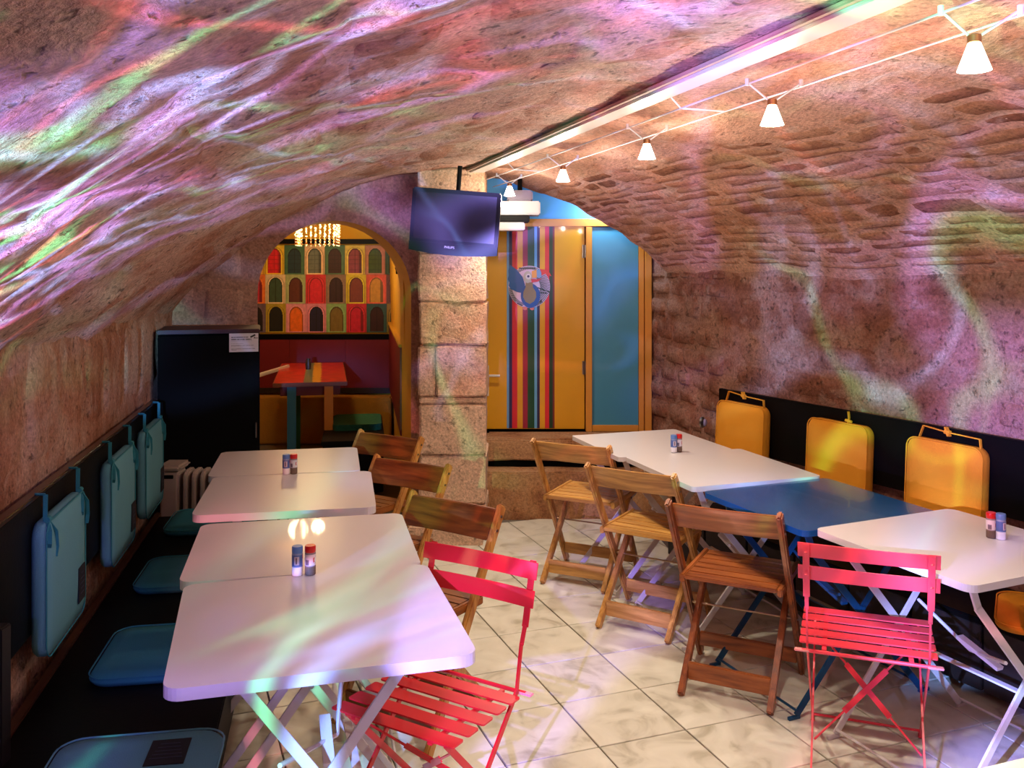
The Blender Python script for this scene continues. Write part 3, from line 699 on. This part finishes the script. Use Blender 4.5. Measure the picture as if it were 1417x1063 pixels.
bm = B(); box(bm, (.22, .2, .04), (-.03, .0, -.07)); obj('lower_casing', bm, M_BLACK, pj, bevel=.006)
bm = B(); box(bm, (.2, .18, .05), (-.05, .0, -.118)); obj('mount', bm, plain('projector_grey', 'c4bfc2', .4), pj, bevel=.006)
bm = B(); box(bm, (.16, .14, .07), (.02, .02, .075)); obj("hanging_box", bm, plain('violet_grey', '6c5a74', .35), pj, bevel=.01)
bm = B(); tube(bm, [(.02, .02, .1), (.02, .02, .24)], .015); obj('drop_rod', bm, M_BLACK, pj)
for x in (-.07, -.03):
    bm = B(); lathe(bm, [(.001, -.004), (.005, 0), (.001, .004)], 8, (x, -.112, 0)); obj('indicator', bm, emit('indicator_glow', (1, .8, .6), 4), pj)

# ------------------------------------------------------------------ lighting track along the vault crown
def crown(y, off, z): return (apex_x(y) + off, y, z)
tr = thing('cable_trunking', 'long white cable trunking along the crown of the vault', 'trunking')
bm = B(); beam(bm, crown(-1.5, 0, 2.178), crown(5.95, 0, 2.178), .085, .020); obj('channel', bm, M_TRUNK, tr, bevel=.004)
bm = B(); beam(bm, crown(-1.5, -.053, 2.182), crown(5.95, -.053, 2.182), .022, .012); obj('edge_strip', bm, plain('bare_strip', 'a08070', .7), tr, bevel=.003)
wr = thing('lamp_wires', 'pair of thin taut wires carrying the halogen lamps below the vault', 'lighting track')
for off, z in ((.08, 2.135), (.225, 2.125)):
    bm = B(); tube(bm, [crown(-1.5, off, z), crown(6.0, off, z)], .0028, 6); obj('wire', bm, M_WMETAL, wr)
for y in (1.4, 3.05, 5.0):
    bm = B(); tube(bm, [crown(y, .04, 2.18), crown(y, .08, 2.135), crown(y, .225, 2.125)], .003, 6); obj('standoff', bm, M_WMETAL, wr)
m_cone = emit('lit_glass', (1.0, .86, .66), 14)
def make_lamp(label):
    t = thing('halogen_lamp', label, 'lamp', (0, 0, 0), -math.atan(.279), 'halogen lamps on the wires')
    bm = B(); lathe(bm, [(.010, .0), (.013, -.008), (.033, -.062), (.030, -.062), (.010, -.008)], 20, cap=False); obj('glass_shade', bm, m_cone, t, smooth=True)
    bm = B(); lathe(bm, [(.002, -.02), (.007, -.026), (.007, -.045), (.002, -.05)], 12); obj('bulb', bm, emit('hot_bulb', (1, .88, .7), 60), t, smooth=True)
    bm = B(); lathe(bm, [(.004, .014), (.014, .010), (.014, -.004), (.009, -.008)], 14); obj('cap', bm, plain('copper_cap', 'a8724a', .35, metal=.8), t, smooth='auto')
    for sx, z in ((-.068, .058), (.078, .048)):
        bm = B(); tube(bm, [(sx * .12, 0, .008), (sx, -.03, z)], .003, 6); obj('arm', bm, M_WMETAL, t)
        bm = B(); lathe(bm, [(.006, -.01), (.006, .01)], 10, (sx, -.03, z)); obj('clip', bm, M_WMETAL, t)
    return t
LL = ('lamp nearest the camera, at the top right of the picture', 'second lamp from the top right along the wires', 'middle lamp of the five on the wires', 'fourth lamp from the top right along the wires', 'farthest lamp, beside the television')
lamp0 = None
for y, lb in zip(LAMP_Y, LL):
    lb = 'lit conical halogen lamp, ' + lb
    o = make_lamp(lb) if lamp0 is None else dup(lamp0, lb, (0, 0, 0), -math.atan(.279))
    lamp0 = lamp0 or o
    o.location = crown(y, .15, 2.08)
# round wall spot by the right hand table
sp = thing('wall_spot', 'small round glass wall light low on the rough right wall', 'wall light', (1.105, 5.435, .70), math.radians(62))
bm = B(); lathe(bm, [(.030, 0), (.034, .012), (.026, .022)], 18); bmesh.ops.rotate(bm, verts=bm.verts, matrix=Matrix.Rotation(PI / 2, 3, 'X')); obj('ring', bm, M_STEEL, sp, smooth='auto')
bm = B(); lathe(bm, [(.026, .018), (.020, .032), (.006, .038)], 18); bmesh.ops.rotate(bm, verts=bm.verts, matrix=Matrix.Rotation(PI / 2, 3, 'X')); obj('lens', bm, plain('lens_glass', '9a8c98', .1, coat=.6), sp, smooth='auto')

# ------------------------------------------------------------------ benches
def wl(y, off): return xl(y) + off
bl = thing('left_bench', 'long black bench with a backboard along the left wall', 'bench')
def run(bm, fx, y0, y1, w, z0, z1):
    p0 = Vector((fx(y0), y0, (z0 + z1) / 2)); p1 = Vector((fx(y1), y1, (z0 + z1) / 2)); return beam(bm, p0, p1, w, z1 - z0)
bm = B(); run(bm, lambda y: wl(y, .028), 1.6, 4.89, .025, .49, .895); obj('backboard', bm, M_BLACK, bl, bevel=.003)
bm = B(); run(bm, lambda y: wl(y, .03), 1.6, 4.89, .035, .896, .912); obj('top_rail', bm, plain('rail_wood', '2c1a12', .3, coat=.3), bl, bevel=.004)
bm = B(); run(bm, lambda y: wl(y, .35), 1.6, 4.89, .56, .285, .31); obj('seat', bm, M_BLACK, bl, bevel=.004)
bm = B(); run(bm, lambda y: wl(y, .052), 1.6, 4.89, .03, .286, .318); obj('rear_lip', bm, plain('lip_wood', '4a2c18', .5), bl, bevel=.003)
bm = B(); run(bm, lambda y: wl(y, .60), 1.6, 4.89, .025, .04, .284); obj('front_panel', bm, M_BLACK, bl, bevel=.003)
for y in (1.75, 2.9, 4.0, 4.8):
    bm = B(); box(bm, (.04, .04, .285), (wl(y, .10), y, .1425)); obj('leg', bm, M_BLACK, bl)
bm = B(); box(bm, (.035, .05, .36), (-1.335, 2.42, .50)); obj('end_post', bm, plain('post_paint', '141010', .5), bl, bevel=.004)
brr = thing('right_bench', 'dark wooden bench with a black backboard along the right wall', 'bench')
def wrx(y, off): return 1.37 - .541 * (y - 5.0) - off * 1.137
bm = B(); run(bm, lambda y: wrx(y, .03), 5.28, 2.9, .025, .60, .92); obj('backboard', bm, M_BLACK, brr, bevel=.003)
bm = B(); run(bm, lambda y: wrx(y, .22), 5.1, 2.9, .40, .285, .31); obj('seat', bm, M_BLACK, brr, bevel=.004)
d = (Vector((wrx(2.9, .40), 2.9, 0)) - Vector((wrx(5.1, .40), 5.1, 0)))
for k in range(8):
    f0, f1 = k / 8 + .002, (k + 1) / 8 - .002; p = Vector((wrx(5.1, .40), 5.1, .16)); bm = B(); beam(bm, p + d * f0, p + d * f1, .022, .245); obj('front_plank', bm, M_DARKW, brr, bevel=.003)

# ------------------------------------------------------------------ cushions
def cushion_bm(w, h, t, r, puff=.012):
    """a soft square pad lying in xz, front towards -y"""
    bm = B(); n = 9
    o = rounded(w, h, r, 6)
    rings = []
    for y, s in ((0, .965), (-.012, 1), (-t + .012, 1), (-t, .965), (-t - puff * .6, .75), (-t - puff, .35)):
        rings.append([bm.verts.new((x * s, y, z * s)) for x, z in o])
    m = len(o)
    for a, b in zip(rings, rings[1:]):
        for k in range(m): bm.faces.new((a[k], a[(k + 1) % m], b[(k + 1) % m], b[k]))
    bm.faces.new(rings[0]); bm.faces.new(rings[-1][::-1]); return bm
def piping_bm(w, h, r, y):
    bm = B(); o = rounded(w, h, r, 6); tube(bm, [(x, y, z) for x, z in o] + [(o[0][0], y, o[0][1])], .0028, 6); return bm
def ribbon(bm, pts, w=.014, t=.003, up=(0, 1, 0)):
    for p, q in zip(pts, pts[1:]): beam(bm, p, q, t, w, up)
def patch(par, x, y, z, sx, sz):
    bm = B(); box(bm, (sx, .003, sz), (x, y, z)); p = obj('patch', bm, M_PATCH, par, bevel=.0008)
    bm = B()
    for k in range(5): box(bm, (sx * (.3 + .1 * ((k * 7) % 5)), .0012, .003), (x, y - .002, z + sz * (.3 - .14 * k)))
    obj('stitching', bm, M_PATCHT, p)
def teal_back(y, label, lean, first=None):
    wa = math.atan2(-.198, 1)
    t = thing('back_cushion', label, 'cushion', (wl(y, .042), y, .62), 0, 'teal back cushions on the left bench')
    t.rotation_euler = (0, 0, math.radians(90) + math.atan(.198))
    o = obj('pad', cushion_bm(.46, .42, .045, .05), M_TEAL, t, smooth=True)
    obj('piping', piping_bm(.46, .42, .05, -.045), M_TEAL_TRIM_SHADE, o)
    patch(t, .13, -.058, -.09, .085, .12)
    for s in (-1, 1):
        bm = B(); x = s * .19
        ribbon(bm, [(x, .0, .293), (x + .004, -.03, .29), (x, -.03, .20)], .013, .003)
        ribbon(bm, [(x, -.035, .215), (x - .03, -.052, .185), (x - .042, -.055, .15), (x - .03, -.05, .135)], .012, .003)
        ribbon(bm, [(x, -.035, .215), (x + .025, -.055, .17), (x + .035, -.055, .12), (x + .03, -.052, .09)], .012, .003)
        tube(bm, [(x - .012, -.038, .215), (x + .012, -.038, .215)], .009, 8); obj('tie', bm, M_TEAL_TRIM_SHADE, t)
    return t
teal_back(3.05, 'teal cushion tied to the black backboard, nearest to the front left', 0)
teal_back(3.90, 'teal cushion tied to the black backboard, middle of the three', 0)
teal_back(4.60, 'teal cushion tied to the black backboard, closest to the fridge', 0)
def flat_cushion(name, label, mat, loc, rz, w, d, group, with_patch=False):
    t = thing(name, label, 'cushion', loc, rz, group)
    bm = cushion_bm(w, d, .028, .07, .006); bmesh.ops.rotate(bm, verts=bm.verts, matrix=Matrix.Rotation(-PI / 2, 3, 'X')); o = obj('pad', bm, mat, t, smooth=True)
    bm = piping_bm(w, d, .07, -.028); bmesh.ops.rotate(bm, verts=bm.verts, matrix=Matrix.Rotation(-PI / 2, 3, 'X')); obj('piping', bm, mat, o)
    if with_patch:
        bm = B(); box(bm, (.10, .13, .003), (.08, .09, .0345)); p = obj('patch', bm, M_PATCH, t, bevel=.0008)
        bm = B()
        for k in range(5): box(bm, (.05 + .008 * k, .003, .001), (.08, .13 - .018 * k, .0365))
        obj('stitching', bm, M_PATCHT, p)
    return t
G = 'teal seat cushions on the left bench'
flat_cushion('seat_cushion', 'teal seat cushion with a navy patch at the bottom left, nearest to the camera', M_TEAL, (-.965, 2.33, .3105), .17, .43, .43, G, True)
flat_cushion('seat_cushion', 'shadowed teal seat cushion beside the nearest white table', M_TEAL_TRIM_SHADE, (-1.145, 3.11, .3105), .17, .43, .43, G)  # this pad and the next ones have table shade put into their colour
flat_cushion('seat_cushion', 'dim teal seat cushion third along the left bench', M_TEAL_TRIM_SHADE, (-1.335, 3.91, .3105), .17, .43, .41, G)
flat_cushion('seat_cushion', 'almost black teal seat cushion at the far end of the left bench', M_TEAL_TRIM_SHADE, (-1.51, 4.70, .3105), .17, .43, .41, G)
def yellow_back(y, label, style):
    t = thing('yellow_cushion', label, 'cushion', (wrx(y, .046), y, .655), math.atan2(-1, .541), 'yellow back cushions on the right bench')
    t.rotation_euler = (math.radians(-3), 0, math.atan2(-1, .541) + 0)
    o = obj('pad', cushion_bm(.365, .42, .06, .045), M_YEL, t, smooth=True); obj('piping', piping_bm(.365, .42, .045, -.058), M_YEL, o)
    bm = B()
    if style:
        ribbon(bm, [(-.14, -.03, .205), (-.12, -.03, .262), (0, -.03, .250), (.15, -.03, .245), (.165, -.03, .13)], .012, .004)
        ribbon(bm, [(-.01, -.03, .27), (.01, -.035, .235)], .02, .008); tube(bm, [(-.012, -.034, .252), (.014, -.034, .250)], .010, 8)
    else:
        ribbon(bm, [(.045, -.03, .205), (.05, -.03, .235), (.045, -.03, .265)], .012, .004); tube(bm, [(.03, -.03, .222), (.065, -.03, .218)], .007, 8)
    obj('tie', bm, M_YEL, t); return t
yellow_back(5.07, 'yellow cushion with a looped strap at the far end of the black backboard', True)
yellow_back(4.48, 'yellow cushion with a short knotted strap, middle of the three on the backboard', False)
yellow_back(3.97, 'large yellow cushion with a looped strap above the nearest white table on the right', True)
flat_cushion('yellow_seat_cushion', 'yellow seat cushion at the right edge behind the nearest white table', M_YEL, (wrx(3.40, .21), 3.40, .3105), math.radians(61), .40, .40, None)

# ------------------------------------------------------------------ folding tables
def folding_table(label, loc, rz, w, d, z, group, th=.028, r=.04, kind=0):
    t = thing('folding_table', label, 'table', loc, rz, group)
    top, leg = (M_WHITE, M_WMETAL)
    bm = B(); prism(bm, rounded(w, d, r), z - th, z); obj('tabletop', bm, top, t, bevel=.005, seg=3)
    yo = d / 2 - .07
    for s in (-1, 1):
        for q in (-1, 1):
            bm = B(); y = s * yo + q * .006
            if kind == 0:
                beam(bm, (q * .19, y, z - th), (-q * .31, y, .012), .008, .026, Vector((1, 0, .6)))
            else:
                p1, p2, p3 = Vector((q * .255, y, z - th)), Vector((q * .225, y, z - .10)), Vector((-q * .29, y, .012))
                beam(bm, p1, p2, .008, .026, Vector((1, 0, .1))); beam(bm, p2 + (p2 - p3).normalized() * .008, p3, .008, .026, Vector((1, 0, .6)))
            fx = -q * .30
            box(bm, (.05, .012, .012), (fx, y, .006)); l = obj('leg', bm, leg, t, bevel=.0015)
        zc = (z - th) * (.31 / (.31 + .19)) if kind == 0 else .36
        bm = B(); bmesh.ops.create_cone(bm, segments=10, radius1=.008, radius2=.008, depth=.034, cap_ends=True, matrix=Matrix.Translation((0, s * yo, zc)) @ Matrix.Rotation(PI / 2, 4, 'X')); obj('pivot', bm, M_STEEL, t)
    for q in (-1, 1):
        bm = B(); tube(bm, [(q * .29, -yo, .03), (q * .29, yo, .03)], .005, 6); obj('foot_rod', bm, leg, t)
        bm = B(); box(bm, (.022, 2 * yo, .018), (q * .20, 0, z - th - .010)); obj('rail', bm, leg, t, bevel=.002)
    bm = B(); beam(bm, (.10, -yo, zc - .11), (.10, yo, zc - .11), .024, .007); obj('stretcher', bm, leg, t, bevel=.001)
    bm = B(); tube(bm, [(-.10, -yo, zc + .06), (.05, 0, zc - .02), (.09, yo, zc + .06)], .006, 6); box(bm, (.028, .16, .012), (.02, -.06, zc + .0), Matrix.Rotation(.3, 3, 'X')); obj('brace', bm, leg, t)
    return t
GT = 'white folding tables'
D = math.radians
folding_table('white folding table nearest the camera on the left, beside the red chair', (-.50, 2.382, 0), D(15.6), .69, .675, .72, GT)
folding_table('white folding table behind the nearest one, holding its shakers at the front edge', (-.676, 3.012, 0), D(12.5), .695, .61, .717, GT)
folding_table('white folding table third along the left row, behind the dark gap', (-.886, 3.70, 0), D(10.5), .66, .62, .72, GT)
folding_table('white folding table at the far end of the left row, before the fridge', (-1.035, 4.285, 0), D(11), .645, .54, .717, GT)
folding_table('white folding table at the far end of the right row, under the frosted pane', (.712, 4.826, 0), D(18.5), .625, .605, .70, GT, .022, .02, 1)
folding_table('white folding table in the right row between the far white and the blue tables', (.945, 4.243, 0), D(18.8), .635, .64, .702, GT, .022, .02, 1)
tb = folding_table('blue folding table in the right row', (1.193, 3.643, 0), D(22.5), .64, .62, .692, None, .022, .03, 1)
for o in tb.children:
    o.data.materials.clear(); o.data.materials.append(M_BLUE if o.name.startswith('tabletop') else M_BMETAL)
folding_table('white folding table nearest the camera on the right, before the large yellow cushion', (1.478, 3.068, 0), D(24), .66, .64, .705, GT, .022, .035, 1)
tc_ = folding_table('cream table whose edge shows at the bottom right corner', (.985, 1.395, 0), D(20), .66, .60, .72, None, .022, .03, 1)
for o in tc_.children:
    if o.name.startswith('tabletop'): o.data.materials.clear(); o.data.materials.append(plain('cream_top', 'd8c8a8', .35))

# ------------------------------------------------------------------ wooden folding chairs (front towards +y)
W_OLD = (wood('teak_red_x', '703414', 'b46630', axis=0), wood('teak_red_y', '703414', 'b46630', axis=1), wood('teak_red_z', '6a3216', 'a65a2a', axis=2))
W_LT = (wood('teak_gold_x', 'a06a28', 'dca858', axis=0), wood('teak_gold_y', 'a06a28', 'dca858', axis=1), wood('teak_gold_z', '9c6626', 'd29c52', axis=2))
W_BR = (wood('teak_brown_x', '5c2c0e', '94541f', axis=0), wood('teak_brown_y', '5c2c0e', '94541f', axis=1), wood('teak_brown_z_lit', '935620', 'd09a50', axis=2))  # post wood is paler: light falling on the posts is put into its colour
def make_wood_chair(label, loc, rz, group):
    t = thing('wooden_chair', label, 'chair', loc, rz, group); X, Yw, Z = W_OLD
    for s in (-1, 1):
        bm = B(); beam(bm, (s * .205, -.28, .735), (s * .205, .165, .004), .022, .040, (0, 1, .6)); o = obj('back_post', bm, Z, t, bevel=.006)
        bm = B(); beam(bm, (s * .165, .125, .40), (s * .165, -.25, .004), .022, .036, (0, 1, -.9)); obj('leg', bm, Z, t, bevel=.004)
        bm = B(); beam(bm, (s * .185, -.175, .418), (s * .185, .18, .424), .02, .030); obj('seat_rail', bm, Yw, t, bevel=.004)
    bm = B()
    n = 6; hw = .194
    prev = None
    for k in range(n):                                   # a slightly curved wide back slat
        x0, x1 = -hw + 2 * hw * k / n, -hw + 2 * hw * (k + 1) / n
        c = lambda x: -.252 - .012 * (1 - (x / hw) ** 2)
        P = []
        for x in (x0, x1):
            for zz, dy in ((.625, .060), (.725, .0)):
                for th in (-.009, .009): P.append(bm.verts.new((x, c(x) + dy + th - .008, zz)))
        for q in ((0, 1, 5, 4), (2, 6, 7, 3), (0, 4, 6, 2), (1, 3, 7, 5)): bm.faces.new([P[i] for i in q])
        if k == 0: bm.faces.new([P[i] for i in (0, 2, 3, 1)])
        if k == n - 1: bm.faces.new([P[i] for i in (4, 5, 7, 6)])
    bmesh.ops.remove_doubles(bm, verts=bm.verts, dist=1e-5); obj('back_slat', bm, X, t, bevel=.003)
    for k in range(6):
        y0 = -.175 + .0595 * k; bm = B(); box(bm, (.348, .0565, .016), (0, y0 + .028, .424 + .0005 * k)); obj('seat_slat', bm, X, t, bevel=.003)
    def on_leg(z, long): 
        return (-.28 + (.445) * (.735 - z) / .731) if long else (.125 - .375 * (.40 - z) / .396)
    bm = B(); box(bm, (.31, .018, .065), (0, on_leg(.075, False), .075)); obj('rear_rail', bm, X, t, bevel=.003)
    bm = B(); box(bm, (.39, .018, .055), (0, on_leg(.085, True), .085)); obj('front_rail', bm, X, t, bevel=.003)
    bm = B(); tube(bm, [(-.21, on_leg(.27, True), .27), (.21, on_leg(.27, True), .27)], .004, 8); obj('pivot_rod', bm, M_BRASS, t)
    for s in (-1, 1):
        bm = B()
        for zz in (.70, .655, .27):
            y = on_leg(zz, True); lathe(bm, [(.005, -.002), (.005, .002)], 8, (0, 0, 0)); bm.verts.ensure_lookup_table(); vs = bm.verts[-16:]
            bmesh.ops.transform(bm, matrix=Matrix.Translation((s * .217, y, zz)) @ Matrix.Rotation(PI / 2, 4, 'Y'), verts=vs)
        obj('screws', bm, M_STEEL, t)
    return t
def face(fx, fy): return -math.atan2(fx, fy)
GC = 'wooden folding chairs'
c0 = make_wood_chair('reddish wooden folding chair facing the blue table, beside the right red chair', (.895, 3.635, 0), face(.46, .888), GC)
sw_lt = {a.name: b for a, b in zip(W_OLD, W_LT)}; sw_br = {a.name: b for a, b in zip(W_OLD, W_BR)}
dup(c0, 'golden wooden folding chair second from the far end of the right row', (.655, 4.262, 0), face(.53, .848), sw_lt)
dup(c0, 'golden wooden folding chair farthest back in the right row, before the door', (.412, 4.868, 0), face(.445, .895), sw_lt)
dup(c0, 'brown wooden folding chair right behind the left red chair', (-.361, 3.295, 0), face(-.541, -.841), sw_br)
dup(c0, 'brown wooden folding chair second along the left row, before the pillar', (-.599, 3.99, 0), face(-.527, -.85), sw_br)
dup(c0, 'dark wooden folding chair farthest back in the left row, before the arch', (-.785, 4.65, 0), face(-.537, -.843), sw_br)

# ------------------------------------------------------------------ red metal bistro chairs (front towards +y)
def make_red_chair(label, loc, rz, mat, group):
    t = thing('bistro_chair', label, 'chair', loc, rz, group)
    for s in (-1, 1):
        x = s * .175
        bm = B()
        beam(bm, (x, -.262, .775), (x, -.215, .60), .020, .005, (0, 1, .25)); beam(bm, (x, -.215, .605), (x, -.195, .555), .012, .006, (0, 1, .2)); beam(bm, (x, -.195, .56), (x, -.168, .43), .006, .014, (0, 1, .2)); beam(bm, (x, -.170, .436), (x, .255, .012), .006, .018, (0, 1, 1))
        obj('back_post', bm, mat, t, bevel=.001)
        bm = B(); beam(bm, (s * .162, .15, .425), (s * .162, -.245, .012), .006, .018, (0, 1, -1)); obj('leg', bm, mat, t, bevel=.001)
        bm = B(); box(bm, (.014, .345, .008), (s * .125, -.005, .424)); obj('seat_bearer', bm, mat, t, bevel=.001)
        bm = B(); box(bm, (.045, .02, .006), (s * .19, -.192, .425)); obj('hinge_tab', bm, M_REDTUBE, t, bevel=.002)
        bm = B(); lathe(bm, [(.001, -.003), (.005, 0), (.001, .003)], 8, (x, -.2695, .752)); lathe(bm, [(.001, -.003), (.005, 0), (.001, .003)], 8, (x, -.248, .678)); obj('rivets', bm, mat, t)
        bm = B(); box(bm, (.012, .03, .01), (s * .175, .262, .007)); box(bm, (.012, .03, .01), (s * .162, -.25, .007)); obj('foot', bm, mat, t, bevel=.002)
    for z0, y0 in ((.752, -.255), (.678, -.236)):
        bm = B(); hw = .20; n = 8
        for k in range(n):
            P = []
            for x in (-hw + 2 * hw * k / n, -hw + 2 * hw * (k + 1) / n):
                yy = y0 - .010 * (1 - (x / hw) ** 2) + .014
                for dz_, dy_ in ((-.023, .006), (.023, -.006)):
                    for th in (-.002, .002): P.append(bm.verts.new((x, yy + dy_ + th, z0 + dz_)))
            for q in ((0, 1, 5, 4), (2, 6, 7, 3), (0, 4, 6, 2), (1, 3, 7, 5)): bm.faces.new([P[i] for i in q])
            if k == 0: bm.faces.new([P[i] for i in (0, 2, 3, 1)])
            if k == n - 1: bm.faces.new([P[i] for i in (4, 5, 7, 6)])
        bmesh.ops.remove_doubles(bm, verts=bm.verts, dist=1e-5); obj('back_slat', bm, mat, t, bevel=.001, seg=1)
    for k in range(5):
        y = -.125 + .068 * k; bm = B(); prism(bm, rounded(.40, .048, .006, 2), .430, .4345); bmesh.ops.translate(bm, verts=bm.verts, vec=(0, y, .0003 * k)); so = obj('seat_slat', bm, mat, t)
    bm = B(); tube(bm, [(-.19, -.192, .425), (.19, -.192, .425)], .006, 8); obj('rear_bar', bm, mat, t)
    bm = B(); tube(bm, [(-.175, .235, .035), (.175, .235, .035)], .0045, 8); obj('front_rod', bm, mat, t)
    bm = B(); tube(bm, [(-.162, -.205, .055), (.162, -.205, .055)], .0045, 8); obj('rear_rod', bm, mat, t)
    def rl(z): return .15 - .395 * (.425 - z) / .413
    for s in (-1, 1):
        bm = B(); a, c = Vector((s * .155, rl(.385) - .004 * s - .008, .385)), Vector((-s * .155, rl(.13) - .004 * s - .008, .13)); m1, m2 = a.lerp(c, .3), a.lerp(c, .72)
        tube(bm, [a, m1], .0035, 6); beam(bm, m1, m2, .018, .004, (0, 1, 0)); tube(bm, [m2, c], .0035, 6); obj('cross_brace', bm, mat, t)
    return t
GR = None
r0 = make_red_chair('red slatted metal chair drawn up to the nearest left white table, seat under its corner', (-.225, 2.527, 0), face(-.525, -.851), M_RED, GR)
r1 = make_red_chair('pinkish red slatted metal chair seen from behind at the nearest right white table', (1.145, 3.0, 0), face(.345, .94), M_REDL, GR)

# ------------------------------------------------------------------ salt and pepper
def shaker(name, label, loc, rz, salt, s=1):
    t = thing(name, label, 'shaker', loc, rz, 'salt and pepper shakers')
    fill = plain('salt', 'e6e0e4', .6) if salt else plain('pepper', '6b5348', .7, var=.4, scale=300)
    bm = B(); lathe(bm, [(.0135, 0), (.0155, .002), (.0155, .026)], 20); obj('contents', bm, fill, t, smooth='auto')
    bm = B(); lathe(bm, [(.0155, .026), (.0155, .062), (.0145, .068)], 20); obj('jar', bm, plain('jar_blue', '8e9cc0', .25) if salt else plain('jar_grey', '93818a', .25), t, smooth='auto')
    bm = B(); lathe(bm, [(.0152, .066), (.0158, .068), (.0158, .082), (.0145, .085)], 20); obj('cap', bm, plain('cap_blue', '5a80c0', .35) if salt else plain('cap_red', 'd01818', .3), t, smooth='auto')
    base = lin('4a62a0') if salt else lin('d4ccd4')
    def lab(u, v):
        if salt:
            if .42 < u < .58 and .1 < v < .9:
                return lin('c8bcc8') if not (.46 < u < .54 and .22 < v < .8 and int(u * 150) % 2) else lin('5a3a4a')
            if .7 < u < .95: return lin('e2dce6') if v < .6 else lin('d8405a')
            return base
        if .30 < u < .42: return lin('6a5c6e') if int(v * 22) % 2 else lin('d4ccd4')
        if .55 < u < .8 and .25 < v < .7: return lin('e8e4ea') if (u - .67) ** 2 * 9 + (v - .5) ** 2 < .05 else lin('b02030')
        return base
    def pl(u, v):
        a = 2 * PI * u - PI * 1.5; return (.0159 * math.cos(a), .0159 * math.sin(a), .029 + .032 * v)
    print_mesh('label', 48, 12, pl, lab, printed('shaker_print', .4), t)
    return t
M_PR = None
def pair(px, z, where, swap=False):
    for k, (x, y) in enumerate(px):
        salt = (k == 0) != swap
        shaker('salt_shaker' if salt else 'pepper_shaker', ('blue capped salt shaker ' if salt else 'red capped pepper shaker ') + where, (x, y, z), .3 * k + .1, salt)
def at(px, py, z):
    y = 1285 * (1.62 - z) / (py - 367); return ((px - 708.5) / 1285 * y, y)
pair([at(411.5, 796, .7205), at(429.5, 795, .7205)], .7205, 'on the nearest left white table')
pair([at(396, 656, .7205), at(406.5, 655.5, .7205)], .7205, 'on the third white table of the left row')
pair([at(932.5, 626, .7025), at(939.5, 625, .7025)], .7025, 'at the joint of the two far right white tables')
pair([at(1371.5, 744, .7055), at(1385, 746, .7055)], .7055, 'on the nearest right white table', True)
